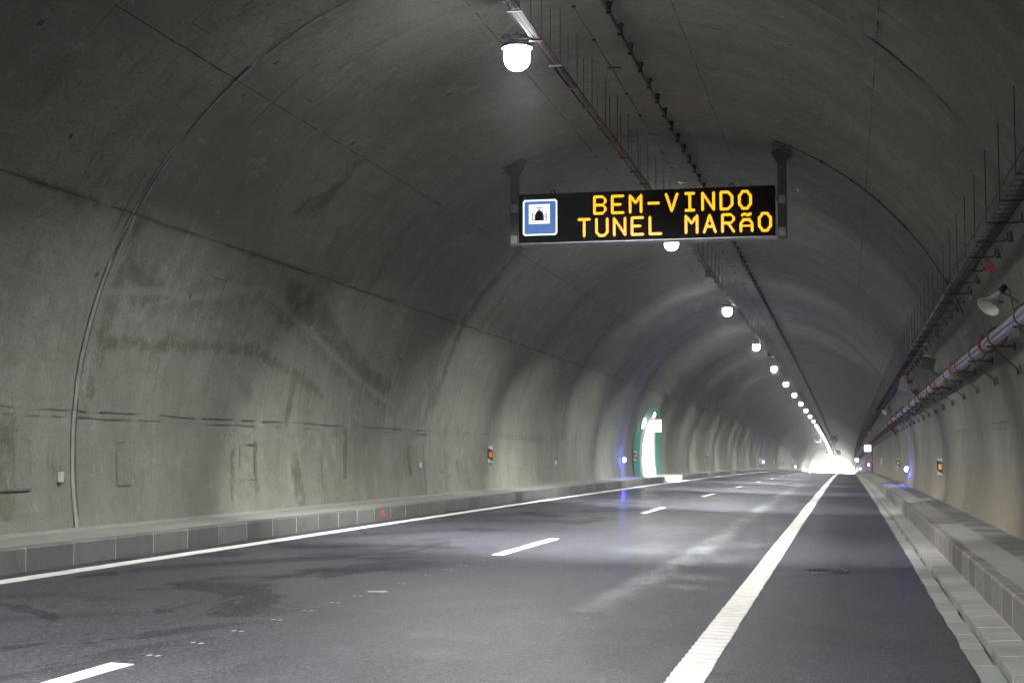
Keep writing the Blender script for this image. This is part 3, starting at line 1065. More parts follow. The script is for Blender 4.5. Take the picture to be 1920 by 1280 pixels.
tag(r0, 'arched opening in the left wall with teal painted surround and dazzling white interior', 'side gallery')
for k, xx in enumerate((-11.2, -15.0)):
    L = bpy.data.lights.new('gallery_light', 'AREA')
    L.shape = 'RECTANGLE'
    L.size, L.size_y = 1.6, 3.0
    L.energy = 120 * LS
    L.color = (1.0, .96, .9)
    lo = bpy.data.objects.new('gallery_light', L)
    COL.objects.link(lo)
    lo.parent = r0
    lo.location = Vector(P(xx, OU, OT - .25)) - Vector(P(-9.8, OU, ZL))


def box_sign(name, pos, w, h, d, label, lit=True, armdir=-1):
    r = empty(name, pos)
    m = MB()
    m.box((0, 0, 0), (w, d, h), bev=.015)
    m.build('case', M['sign_face'], r)
    m = MB()
    m.box((0, 0, h / 2 + .025), (w + .02, d + .02, .05), bev=.008)
    m.build('red_top', M['sign_red'], r)
    m = MB()
    m.tube([(armdir * w * .5, 0, h * .2), (armdir * (w * .5 + .3), 0, h * .2)], .02, 8)
    m.tube([(armdir * w * .5, 0, -h * .3), (armdir * (w * .5 + .32), 0, -h * .3)], .015, 8)
    m.build('bracket', M['red'], r)
    return tag(r, label, 'lit sign', 'lit box signs standing out from the walls')


box_sign('box_sign', P(-9.25, 74.6, 2.98), .56, .58, .16, 'white lit box sign with red top above the bright gallery opening', armdir=-1)
box_sign('box_sign', P(1.93, 147, 2.55), .60, .60, .16, 'nearer lit box sign on the right wall below the pipes', armdir=1)
box_sign('box_sign', P(1.86, 297, 2.72), .72, .62, .16, 'farther lit box sign on the right wall beside the tunnel exit', armdir=1)
# oval wall lamp left of the box sign and the small lamp over it
for i, (u, z, ru, rz) in enumerate(((72.3, 3.08, .52, .30), (75.2, 3.56, .42, .17))):
    q = on_wall(u, z, .06)
    r = empty('wall_lamp', q)
    a = math.asin((z - CZ) / RR)
    rot = Matrix.Rotation(a, 3, 'Y') @ Matrix.Rotation(R(90), 3, 'Y')
    m = MB()
    m.lathe([(0, .10), (.5, .09), (.85, .05), (1.0, 0)], 24, rot @ Matrix.Diagonal((rz, ru, 1)))
    m.build('diffuser', M['sign_face'], r, True)
    m = MB()
    m.lathe([(1.0, .03), (1.06, .03), (1.08, -.04)], 24, rot @ Matrix.Diagonal((rz, ru, 1)))
    m.build('rim', M['steel'], r)
    tag(r, ['oval white lamp on the teal surround, left of the box sign', 'small white lamp on the teal surround, directly over the box sign'][i], 'wall lamp')

# ------------------------------------------------------------------ message sign on two posts
YS0 = 28.4
r0 = empty('message_sign', P(-3.71, YS0, 5.58))
base = Vector(P(-3.71, YS0, 5.58))
SW, SH = 4.92, .955
m = MB()
m.box((0, .20, SH / 2), (SW, .38, SH), bev=.01)
m.build('cabinet', M['cabinet'], r0)
m = MB()
m.box((0, .19, -.014), (SW + .02, .40, .024), bev=.004)
m.build('bottom_trim', M['trim'], r0)
# dark module squares
m = MB()
for rr in (.10, .515):
    for k in range(11):
        m.box((-1.62 + k * .346, .0055, rr + .17), (.30, .006, .34))
m.build('led_modules', M['module'], r0)
for sx in (-.37, .335):
    m = MB()
    m.ring((sx * SW, .2, SH + .055), (0, 1, 0), .045, .014, 16, 6)
    m.tube([(sx * SW, .2, SH - .01), (sx * SW, .2, SH + .02)], .014, 6)
    m.build('lifting_eye', M['dull_steel'], r0)

GL = {
    'B': [[(0, 0), (0, 6), (3, 6), (4, 5), (4, 4), (3, 3), (0, 3)], [(3, 3), (4, 2), (4, 1), (3, 0), (0, 0)]],
    'E': [[(4, 6), (0, 6), (0, 0), (4, 0)], [(0, 3), (3, 3)]],
    'M': [[(0, 0), (0, 6), (2, 3.4), (4, 6), (4, 0)]],
    '-': [[(0.3, 3), (3.7, 3)]],
    'V': [[(0, 6), (2, 0), (4, 6)]],
    'I': [[(.6, 6), (3.4, 6)], [(2, 6), (2, 0)], [(.6, 0), (3.4, 0)]],
    'N': [[(0, 0), (0, 6), (4, 0), (4, 6)]],
    'D': [[(0, 0), (0, 6), (2.6, 6), (4, 4.6), (4, 1.4), (2.6, 0), (0, 0)]],
    'O': [[(1.2, 0), (0, 1.6), (0, 4.4), (1.2, 6), (2.8, 6), (4, 4.4), (4, 1.6), (2.8, 0), (1.2, 0)]],
    'T': [[(0, 6), (4, 6)], [(2, 6), (2, 0)]],
    'U': [[(0, 6), (0, 1.2), (1.2, 0), (2.8, 0), (4, 1.2), (4, 6)]],
    'L': [[(0, 6), (0, 0), (4, 0)]],
    'A': [[(0, 0), (2, 6), (4, 0)], [(.8, 2), (3.2, 2)]],
    'R': [[(0, 0), (0, 6), (3, 6), (4, 5), (4, 4), (3, 3), (0, 3)], [(2, 3), (4, 0)]],
    'Ã': [[(0, 0), (0, 2.6), (1, 4.1), (3, 4.1), (4, 2.6), (4, 0)], [(0, 1.8), (4, 1.8)], [(.5, 5.6), (1.3, 6.2), (2.5, 5.5), (3.5, 6.1)]],
}


def letter(ch, x, z, w, h):
    m = MB()
    nx, nz = 15, 21
    px, pz = w / nx, h / nz
    for i in range(nx):
        for j in range(nz):
            gx, gz_ = (i + .5) / nx * 5 - .5, (j + .5) / nz * 7 - .5
            best = 9
            for pl in GL[ch]:
                for (a, b_), (c, d) in zip(pl[:-1], pl[1:]):
                    L = (c - a) ** 2 + (d - b_) ** 2 + 1e-9
                    t = max(0, min(1, ((gx - a) * (c - a) + (gz_ - b_) * (d - b_)) / L))
                    best = min(best, math.hypot(gx - a - t * (c - a), gz_ - b_ - t * (d - b_)))
            if best <= .46:
                m.box((x + (i + .5) * px, .0, z + (j + .5) * pz), (px * .86, .008, pz * .86))
    o = m.build('letter', M['amber'], r0)
    return o


LW, LH, PIT = .262, .375, .346
x0 = -SW / 2
for k, ch in enumerate('BEM-VINDO'):
    letter(ch, x0 + (643 - 212) / 1443 * SW + k * PIT, .505, LW, LH)
for k, ch in enumerate('TUNEL MARÃO'):
    if ch != ' ':
        letter(ch, x0 + (553 - 212) / 1443 * SW + k * PIT * .995, .075, LW, LH)

# pictogram of a tunnel mouth
pk = empty('pictogram', (0, 0, 0))
pk.parent = r0
px0, pz0, pw, ph_ = x0 + .085, .14, .68, .70
N = 46


def inpoly(x, y, pts):
    r = False
    for i in range(len(pts)):
        (a, b_), (c, d) = pts[i], pts[(i + 1) % len(pts)]
        if (b_ > y) != (d > y) and x < (c - a) * (y - b_) / (d - b_ + 1e-12) + a:
            r = not r
    return r


lay = {'border': MB(), 'field': MB(), 'panel': MB()}
outer = [(337, 942), (337, 842), (390, 785), (465, 785), (517, 842), (517, 942)]
inner = [(378, 942), (378, 862), (427, 803), (476, 862), (476, 942)]
for i in range(N):
    for j in range(N):
        X_, Y_ = 232 + (i + .5) / N * 408, 690 + (j + .5) / N * 425
        cxn, cyn = min(X_ - 232, 640 - X_), min(Y_ - 690, 1115 - Y_)
        if cxn + cyn < 26:
            continue
        if cxn < 19 or cyn < 19 or cxn + cyn < 46:
            c = 'border'
        elif 305 < X_ < 550 and 742 < Y_ < 975:
            if inpoly(X_, Y_, inner):
                continue
            if inpoly(X_, Y_, outer):
                edge = X_ < 345 or X_ > 509 or Y_ < 792
                if Y_ > 850:
                    joint = (Y_ % 27) < 9
                else:
                    joint = (X_ < 427 and (X_ - Y_ * .9) % 34 < 5) or (X_ >= 427 and (X_ + Y_ * .9) % 24 < 9)
                if edge or joint:
                    continue
            c = 'panel'
        else:
            c = 'field'
        lay[c].box((px0 + (i + .5) / N * pw, 0, pz0 + (N - j - .5) / N * ph_), (pw / N * .86, .008, ph_ / N * .86))
lay['border'].build('border', M['led_white'], pk)
lay['field'].build('field', M['led_blue'], pk)
lay['panel'].build('symbol_panel', M['led_white'], pk)

for s, xc in ((-1, -6.285), (1, -1.115)):
    xx = xc + 3.71
    zt = CZ + math.sqrt(RR ** 2 - (xc - CX) ** 2) - 5.58
    m = MB()
    m.box((xx, .2, (zt - .05) / 2 - .02), (.17, .17, zt + .0), bev=.01)
    post = m.build('post', M['dull_steel'], r0)
    m = MB()
    a = math.atan2(xc - CX, zt + 5.58 - CZ)
    m.box((xx, .2, zt - .045), (.42, .42, .03), Matrix.Rotation(a, 3, 'Y'), bev=.004)
    for dx in (-.15, .15):
        for dy in (-.15, .15):
            m.tube([(xx + dx, .2 + dy, zt - .10 - dx * math.tan(a)), (xx + dx, .2 + dy, zt - .03 - dx * math.tan(a))], .016, 6)
    m.box((xx - s * .02, .085, zt - .16), (.27, .03, .27), Matrix.Rotation(R(-28 * s), 3, 'Y'), bev=.004)
    m.ring((xx - s * .02, .062, zt - .19), (0, 1, 0), .07, .014, 10, 5, math.pi, 2 * math.pi)
    m.build('ceiling_plate', M['dull_steel'], post)
    for zz in (.09, .70):
        m = MB()
        m.box((xx, .105, zz), (.13, .02, .16), bev=.004)
        m.box((xx - s * .115, .16, zz), (.07, .12, .09), bev=.004)
        m.tube([(xx, .085, zz), (xx, .11, zz)], .022, 8)
        m.build('clamp', M['steel'], post)
tag(r0, 'hanging black message sign with amber dot letters and a blue tunnel pictogram', 'message sign')

# power lead running from the right post over the vault
m = MB()
pts = []
for k in range(31):
    v = 12.2 + (17.0 - 12.2) * k / 30
    x, z = wall(v, .03)
    pts.append(P(x, 28.0, z))
r = empty('sign_lead', pts[0])
m.tube(pts, .012, 6)
o = m.build('lead', M['cable'], r)
o.location = -pts[0]
for k in range(2, 30, 4):
    m = MB()
    m.box(pts[k], (.05, .04, .05))
    o = m.build('clip', M['dark'], r)
    o.location = -pts[0]
tag(r, 'thin black cable clipped to the vault right of the message sign', 'cable')

# ------------------------------------------------------------------ ceiling lamps
XLAMP, ZLAMP = -4.235, 6.80


def make_lamp():
    r = empty('ceiling_lamp', (0, 0, 0))
    m = MB()
    m.box((0, .02, .215), (.36, .46, .07), bev=.025)
    for k in range(6):
        m.box((-.14 + k * .056, .02, .265), (.012, .36, .04))
    m.lathe([(.07, .2), (.13, .19), (.19, .16), (.215, .115), (.21, .11), (.13, .138), (.001, .14)], 24)
    m.build('housing', M['housing'], r)
    m = MB()
    m.lathe([(.135, .135), (.165, .09), (.175, .03), (.177, -.03), (.162, -.095), (.125, -.145), (.07, -.178), (0.001, -.19)], 28)
    m.build('lens', M['lens'], r, True)
    m = MB()
    m.tube([(.05, .1, .24), (.22, .1, .30)], .014, 6)
    m.tube([(.05, -.1, .24), (.22, -.1, .30)], .014, 6)
    m.build('bracket', M['dull_steel'], r)
    for sg, watt, spr, tilt, yaw in ((-.4, LAMP_W * .80, 140, 0, 0), (1, LAMP_W * 1.55, 90, 43, 0)):
        L = bpy.data.lights.new('lamp_light', 'AREA')
        L.shape = 'DISK'
        L.size = .34
        L.energy = watt * LS
        L.spread = R(spr)
        L.color = (.985, 1.0, .965)
        lo = bpy.data.objects.new('lamp_light', L)
        COL.objects.link(lo)
        lo.parent = r
        lo.location = (0, sg * .12, -.24)
        lo.rotation_euler = (R(tilt), 0, R(yaw))
    return r


lamp = make_lamp()
lamp_ys = [19.4 + 18.25 * k for k in range(-9, 12)]
y = lamp_ys[-1]
while y < 488:
    y += 18.25 * (0.5 if y < 330 else 0.36)
    lamp_ys.append(y)
strong = blaze = None
for i, y in enumerate(lamp_ys):
    k = i - 9
    if y > 405:
        if blaze is None:
            blaze = copy_tree(lamp)
            for c in blaze.children:
                if c.type == 'LIGHT':
                    c.data = c.data.copy()
                    c.data.energy *= 11.0  # power raised so these lamps stand in for daylight on walls near the exit
            o = blaze
        else:
            o = copy_tree(blaze)
    elif y > 330:
        if strong is None:
            strong = copy_tree(lamp)
            for c in strong.children:
                if c.type == 'LIGHT':
                    c.data = c.data.copy()
                    c.data.energy *= 3.0
            o = strong
        else:
            o = copy_tree(strong)
    else:
        o = lamp if i == 0 else copy_tree(lamp)
    o.location = P(XLAMP, y, ZLAMP)
    if k < 0:
        lab = 'ceiling lamp behind the viewer, out of the picture'
    elif k == 0:
        lab = 'largest and nearest ceiling lamp, a round white glare above the message sign'
    elif k == 1:
        lab = 'second nearest ceiling lamp, shining at the bottom edge of the message sign'
    elif k < 12:
        lab = '%s bright ceiling lamp of the row, counted from the nearest' % ORD[k]
    else:
        lab = 'tiny far ceiling lamp merging into the bright line at the tunnel exit'
    tag(o, lab, 'ceiling lamp', 'ceiling lamps behind the viewer' if k < 0 else ('row of white ceiling lamps' if k < 12 else 'far merging ceiling lamps'))

# ------------------------------------------------------------------ ceiling cable tray on rods
XT, ZT = -3.93, 6.99
r0 = empty('cable_tray', (XT, 0, 0))
YT = stations(-30, 498, 3, 8)
for s in (-1, 1):
    m = MB()
    m.sweep([(s * .062 - .003, ZT - .02), (s * .062 - .003, ZT + .01), (s * .062 + .003, ZT + .01), (s * .062 + .003, ZT - .02)], YT, closed=True)
    m.build('rail', M['tray'], r0)
for dx, rr_, mm in ((-.035, .010, 'cable'), (.0, .009, 'red_cable'), (.03, .012, 'cable')):
    m = MB()
    m.tube([P(dx, y, ZT - .012) for y in YT], rr_, 6)
    m.build('cable', M[mm], r0)
pitch = 1.36
ys = [21.9 - 1.36 * 12 + pitch * k for k in range(372)]
ys = [y for y in ys if y < 495]


def hanger(m, y):
    for s in (-1, 1):
        x = s * .07
        zt = CZ + math.sqrt(RR ** 2 - (x + XT - CX) ** 2) - .012
        m.tube([P(x, y, ZT - .05), P(x, y, zt)], .0055, 5)
    m.box(P(0, y, ZT - .042), (.19, .04, .02))


for y in ys[:90]:
    m = MB()
    hanger(m, y)
    m.build('hanger', M['rod'], r0)
m = MB()
for y in ys[90:]:
    hanger(m, y)
m.build('hangers', M['rod'], r0)['kind'] = 'stuff'
tag(r0, 'narrow ceiling cable tray hung on pairs of thin rods beside the lamps', 'cable tray')

for i, (y, s) in enumerate(((45.5, 1.0), (82, 1.0))):
    r = empty('junction_box', P(XT - .1, y, ZT - .02))
    m = MB()
    m.box((0, 0, .04), (.14, .12, .32), bev=.015)
    m.build('case', M['red'], r)
    m = MB()
    m.box((0, -.064, .06), (.10, .012, .2), bev=.004)
    m.build('lid', M['red_cable'], r)
    tag(r, ['nearer red box hung on the ceiling tray between the lamps', 'farther tiny red box on the ceiling tray'][i], 'junction box')

# radiating cable with clamps along the crown
r0 = empty('radiating_cable', (-3.15, 0, 0))
zcb = 7.65
m = MB()
m.tube([P(0, y, zcb) for y in stations(-30, 498, 2, 6)], .024, 8)
m.build('cable', M['cable'], r0)
ys = [20.4 + 1.10 * k for k in range(-12, 440) if 20.4 + 1.10 * k < 495]


def clamp(m, y):
    zt = CZ + math.sqrt(RR ** 2 - (-3.15 - CX) ** 2) - .012
    m.tube([P(.0, y, zcb - .045), P(.0, y, zcb - .02), P(0.01, y, zcb + .04), P(.015, y, zt)], [.035, .04, .028, .05], 7)


for y in ys[:95]:
    m = MB()
    clamp(m, y)
    m.build('clamp', M['dark'], r0)
m = MB()
for y in ys[95:]:
    clamp(m, y)
m.build('clamps', M['dark'], r0)['kind'] = 'stuff'
tag(r0, 'thick black cable with stubby clamps running along the crown of the vault', 'cable')

# thin anchor line along the crown
r0 = empty('anchor_line', (-3.66, 0, 0))
zt = 7.785
m = MB()
m.tube([P(0, y, zt - .012) for y in stations(-20, 300, 2, 6)], .006, 5)
m.build('wire', M['rod'], r0)
for k in range(40):
    y = 17 + 1.75 * k
    m = MB()
    if k % 3 == 1:
        m.box(P(.05, y, zt - .012), (.22, .10, .012), bev=.004)
    else:
        m.box(P(.0, y, zt - .018), (.05, .06, .03), bev=.006)
    m.build('anchor', M['rod'], r0)
tag(r0, 'faint thin wire with small anchors at the crown between tray and black cable', 'wire')

# ------------------------------------------------------------------ right wall: upper cable tray
XU, ZU = 1.74, 4.16
r0 = empty('cable_tray', (XU, 0, 0))
YU = stations(-20, 498, 2, 6)
ax = Vector((math.cos(R(-14)), 0, math.sin(R(-14))))
m = MB()
for s in (-1, 1):
    m.sweep([(s * .10 - .004, ZU - .02), (s * .10 - .004, ZU + .03), (s * .10 + .004, ZU + .03), (s * .10 + .004, ZU - .02)], YU, closed=True)
for y in [v_ for v_ in np.arange(-10, 90, .3)]:
    m.box(P(0, y, ZU - .016), (.19, .018, .008))
m.build('ladder', M['tray'], r0)
for dx, rr_ in ((.0, .014), (.04, .022), (.075, .016)):
    m = MB()
    m.tube([P(dx, y, ZU + .005 + .004 * math.sin(y * .7 + dx * 50)) for y in stations(-20, 498, 1, 6)], rr_, 7)
    m.build('cable', M['cable'], r0)
ys = [16.3 + 1.55 * k for k in range(-10, 320)]
ys = [y for y in ys if y < 495]


def ubracket(m, y):
    xw_ = CX + math.sqrt(RR ** 2 - (ZU - .06 - CZ) ** 2) - XU
    m.tube([P(-.13, y, ZU - .035), P(.20, y, ZU - .04), P(.25, y, ZU - .01), P(.25, y, ZU + .07)], .010, 6)
    m.box(P(.29, y, ZU + .03), (.04, .06, .12))
    zt_ = CZ + math.sqrt(max(0, RR ** 2 - (XU - .14 - CX) ** 2)) - .012
    m.tube([P(-.14, y, ZU - .05), P(-.14, y, zt_)], .006, 5)
    m.tube([P(.25, y, ZU - .04), P(xw_ - .015, y, ZU - .04)], .012, 6)


for y in ys[:90]:
    m = MB()
    ubracket(m, y)
    m.build('bracket', M['tray'], r0)
m = MB()
for y in ys[90:]:
    ubracket(m, y)
m.build('brackets', M['tray'], r0)['kind'] = 'stuff'
tag(r0, 'dark cable tray high on the right wall, held by bracket arms and thin rods', 'cable tray')

# right wall: polished pipes on brackets with red clamps
XP, ZP = 2.17, 3.20
r0 = empty('pipe_run', (XP, 0, 0))
YP = stations(-20, 498, 1, 5)
for dx, dz, rr_ in ((-.035, .045, .044), (-.045, -.05, .038), (.05, -.02, .034)):
    m = MB()
    m.tube([P(dx, y, ZP + dz) for y in YP], rr_, 16)
    m.build('pipe', M['pipe'], r0, True)
yr = [24.5 + 7.0 * k for k in range(-2, 66)]
for y in yr:
    m = MB()
    m.ring(P(0, y, ZP), (0, 1, 0), .125, .022, 20, 6)
    m.box(P(-.09, y, ZP + .12), (.07, .07, .07), bev=.01)
    m.build('red_clamp', M['red'], r0)
yb = [22.9 + 3.5 * k for k in range(-4, 135)]


def pbracket(m, y):
    zw = 2.72
    xw_ = CX + math.sqrt(RR ** 2 - (zw - CZ) ** 2) - XP
    xw2 = CX + math.sqrt(RR ** 2 - (ZP - .14 - CZ) ** 2) - XP
    m.ring(P(0, y, ZP + .0), (0, 1, 0), .135, .011, 18, 5)
    m.tube([P(-.15, y, ZP - .145), P(xw2 - .0, y, ZP - .145)], .016, 6)
    m.tube([P(-.08, y, ZP - .15), P(xw_ - .05, y, zw)], .013, 6)
    m.box(P(xw_ - .03, y, zw), (.035, .13, .13), Matrix.Rotation(R(-10), 3, 'Y'))
    m.box(P(xw_ - .06, y, zw - .03), (.03, .16, .03), Matrix.Rotation(R(30), 3, 'X'))
    m.box(P(xw2 - .02, y, ZP - .145), (.03, .10, .12))


for y in yb[:95]:
    m = MB()
    pbracket(m, y)
    m.build('bracket', M['rod'], r0)
m = MB()
for y in yb[95:]:
    if y < 495:
        pbracket(m, y)
m.build('brackets', M['rod'], r0)['kind'] = 'stuff'
m = MB()
m.tube([P(.0, 83, ZP - .05), P(.03, 82.4, ZP - .18), P(.27, 78.5, 2.56)], .07, 12)
m.build('branch_pipe', M['red'], r0)
tag(r0, 'bundle of shiny metal pipes with red clamps along the right wall', 'pipes')

r = empty('hydrant_riser', P(2.36, 148.5, ZR))
m = MB()
m.tube([(0, 0, 0), (0, 0, 1.95), (-.08, 0, 2.2), (-.12, 0, 2.55)], .075, 10)
m.build('riser_pipe', M['red'], r)
m = MB()
m.box((-.06, -.02, .95), (.16, .14, .22), bev=.03)
m.build('valve', M['red'], r)
tag(r, 'upright red pipe on the right wall under the nearer lit box sign', 'pipe')

# ------------------------------------------------------------------ right wall: horns, red boxes, cameras


def wall_r(y, z, off=0.0):
    return P(CX + math.sqrt((RR - off) ** 2 - (z - CZ) ** 2), y, z)


def horn(y, z, label):
    q = Vector(wall_r(y, z, .28))
    r = empty('horn_speaker', q)
    ax_ = Vector((-.58, -.42, -.70)).normalized()
    rot = ax_.to_track_quat('Z', 'Y').to_matrix()
    m = MB()
    m.lathe([(.035, -.10), (.05, -.02), (.075, .06), (.115, .13), (.155, .18), (.165, .185), (.15, .17), (.105, .12), (.06, .05), (.03, .0), (.001, -.02)], 24, rot)
    m.build('horn', M['cream'], r, True)
    m = MB()
    m.lathe([(.001, -.235), (.04, -.235), (.048, -.2), (.048, -.13), (.036, -.10)], 16, rot)
    m.build('driver', M['dark'], r)
    m = MB()
    b0 = ax_ * -.12
    m.tube([b0, b0 + Vector((.10, .02, -.05)), Vector((.30, .05, -.06))], .014, 6)
    m.tube([ax_ * .02, Vector((.10, .03, -.07))], .012, 6)
    m.build('bracket', M['dull_steel'], r)
    m = MB()
    m.tube([ax_ * -.23, ax_ * -.23 + Vector((.06, .02, -.05)), Vector((.25, .05, -.25)), Vector((.32, .05, -.5))], .009, 6)
    m.build('lead', M['cable'], r)
    return tag(r, label, 'loudspeaker', 'white horn loudspeakers on the right wall')


horn(21.0, 3.58, 'large near white horn loudspeaker on the right wall between tray and pipes')
horn(76.0, 3.75, 'small far white horn loudspeaker on the right wall')
horn(131.0, 3.75, 'tiny farthest white horn loudspeaker on the right wall')

for i, y in enumerate((20.3, 48.5, 76.5, 104.5)):
    q = Vector(P(1.86, y, 3.90))
    r = empty('junction_box', q)
    m = MB()
    m.box((0, 0, 0), (.10, .10, .16), Matrix.Rotation(R(-22), 3, 'Y'), bev=.012)
    m.build('case', M['red'], r)
    m = MB()
    pts = []
    for k in range(9):
        t = k / 8
        pts.append(Vector((-.03 - .16 * t, .02 + .0 * t, .08 + .22 * t + .07 * math.sin(math.pi * t))))
    m.tube(pts, .008, 6)
    m.tube([p + Vector((-.05, .02, -.09)) for p in pts], .006, 6)
    m.build('lead', M['red_cable'], r)
    tag(r, ['nearest red junction box under the tray, with red looped leads, above the large horn', 'red junction box under the tray, above the grey tilted floodlight',
            'tiny red junction box under the tray, next to the small far horn', 'faint farthest red junction box under the right tray'][i], 'junction box', 'red boxes under the right cable tray')

# black square-faced camera housing
q = Vector(wall_r(37.5, 3.68, .28))
r = empty('camera_housing', q)
m = MB()
m.box((0, 0, 0), (.30, .34, .29), Matrix.Rotation(R(14), 3, 'Y'), bev=.012)
m.build('case', M['dark'], r)
m = MB()
m.box((-.02, .02, .165), (.17, .3, .04), Matrix.Rotation(R(14), 3, 'Y'), bev=.008)
m.build('visor', M['cream'], r)
m = MB()
m.tube([(.05, .02, -.15), (.20, .02, -.27), (.32, .02, -.32)], .03, 8)
m.box((.30, .02, -.32), (.05, .16, .2), Matrix.Rotation(R(-15), 3, 'Y'))
m.build('bracket', M['dull_steel'], r)
tag(r, 'black box camera housing on an arm above the pipes', 'camera')

q = Vector(wall_r(49, 3.70, .30))
r = empty('floodlight', q)
rot = Matrix.Rotation(R(20), 3, 'Y') @ Matrix.Rotation(R(-12), 3, 'X')
m = MB()
m.box((-.06, 0, 0), (.40, .10, .44), rot, bev=.012)
m.build('case', M['steel'], r)
m = MB()
m.box((-.255, -.02, -.08), (.02, .12, .42), rot)
m.build('rim', M['trim'], r)
m = MB()
m.tube([(.03, -.10, .10), (.03, .0, .10)], .07, 12)
m.build('sensor', M['dark'], r)
m = MB()
m.tube([(.02, .06, -.1), (.18, .06, -.24), (.32, .06, -.36)], .03, 8)
m.box((.24, .04, -.2), (.14, .10, .1), rot)
m.build('bracket', M['dark'], r)
tag(r, 'grey tilted floodlight on an arm above the pipes, behind the black camera housing', 'floodlight')

# ------------------------------------------------------------------ wall delineators, blue lamps, sensor boxes


def make_delineator():
    """white plate with slanted black band, orange reflector; faces -Y"""
    r = empty('delineator', (0, 0, 0))
    m = MB()
    m.box((0, 0, 0), (.14, .024, .46), bev=.008)
    m.build('plate', M['white'], r)
    m = MB()
    yb_ = -.0145
    m.face([(-.072, yb_, .17), (.072, yb_, .115), (.072, yb_, -.20), (-.072, yb_, -.10)][::-1])
    m.build('black_band', M['dark'], r)
    m = MB()
    m.box((.008, -.017, -.005), (.088, .014, .15), bev=.004)
    m.build('reflector', M['orange'], r)
    m = MB()
    m.tube([(0, 0, -.23), (0, 0, -.31)], .014, 6)
    m.box((0, .03, .0), (.03, .06, .3))
    m.build('mount', M['dull_steel'], r)
    return r


dl = make_delineator()
first = True
LY = [40.93, 70.4, 107.7, 141.1, 174.5, 208, 241]
for i, y in enumerate(LY):
    o = dl if first else copy_tree(dl)
    first = False
    o.location = wall_l = P(CX - math.sqrt(RR ** 2 - (1.48 - CZ) ** 2) + .10, y, 1.50)
    tag(o, ['orange and white delineator on the left wall, the nearest and sharpest one', 'orange delineator at the left edge of the teal painted surround',
            'orange delineator on the left wall just beyond the bright gallery'][i] if i < 3 else 'small far orange delineator on the left wall, %s counting from the nearest' % ORD[i],
        'delineator', 'orange delineators on both walls')
M['pale_reflector'] = simple('pale_reflector', (0.9, 0.45, 0.16), 0.35, var=0.05)
RY = [42.85, 77.6, 115.8, 149.3, 182, 216]
for i, y in enumerate(RY):
    o = copy_tree(dl)
    o.location = P(CX + math.sqrt(RR ** 2 - (1.17 - CZ) ** 2) - .11, y, 1.17)
    rf = [c for c in o.children if c.name.startswith('reflector')][0]
    rf.data = rf.data.copy()
    rf.data.materials[0] = M['pale_reflector']
    tag(o, ['pale orange delineator on the right wall, the nearest of that side', 'delineator on the right wall just behind the nearest right blue lamp'][i] if i < 2
        else 'small far delineator on the right wall, %s counting from the nearest' % ORD[i], 'delineator', 'orange delineators on both walls')


def make_blue(side):
    r = empty('blue_lamp', (0, 0, 0))
    m = MB()
    rot = Matrix.Rotation(R(90) * side, 3, 'Y')
    m.lathe([(.001, .13), (.05, .12), (.085, .085), (.10, .03), (.10, 0)], 18, rot)
    m.build('lens', M['blue_lens'], r, True)
    m = MB()
    m.lathe([(.10, .02), (.125, .02), (.13, -.06), (.001, -.06)], 18, rot)
    m.build('base', M['steel'], r)
    return r


bl = make_blue(1)
for i, y in enumerate((66.7, 181, 295, 409)):
    o = bl if i == 0 else copy_tree(bl)
    z = 1.30 if i == 0 else 1.36
    o.location = P(CX - math.sqrt(RR ** 2 - (z - CZ) ** 2) + .06, y, z)
    tag(o, ['glowing blue lamp on the left wall, nearest, before the gallery opening', 'second blue lamp on the left wall, beyond the gallery', 'third blue lamp far along the left wall',
            'last blue lamp on the left wall, at the edge of the white exit'][i], 'blue lamp', 'blue wall lamps')
br_ = make_blue(-1)
for i, y in enumerate((65.9, 181, 295)):
    o = br_ if i == 0 else copy_tree(br_)
    z = .93 if i == 0 else 1.05
    o.location = P(CX + math.sqrt(RR ** 2 - (z - CZ) ** 2) - .06, y, z)
    tag(o, ['glowing blue lamp on the right wall, nearest, above the walkway', 'second blue lamp on the right wall, below the nearer box sign', 'third blue lamp far along the right wall'][i], 'blue lamp', 'blue wall lamps')

for i, (y, z) in enumerate(((17.5, 1.2), (34.1, 1.24), (50.9, 1.22))):
    r = empty('sensor_box', P(CX - math.sqrt(RR ** 2 - (z - CZ) ** 2) + .03, y, z))
    m = MB()
    m.box((0, 0, 0), (.05, .085, .13), bev=.01)
    m.build('case', M['white'], r)
    m = MB()
    m.box((0.0, 0, -.075), (.03, .04, .03))
    m.build('gland', M['dull_steel'], r)
    tag(r, ['small white plastic box on the left wall near the picture edge', 'small white plastic box beside the second pale wall joint on the left', 'tiny far white plastic box on the left wall before the blue lamp'][i],
        'sensor box', 'white sensor boxes on the left wall')

# ------------------------------------------------------------------ jet fans in two pairs


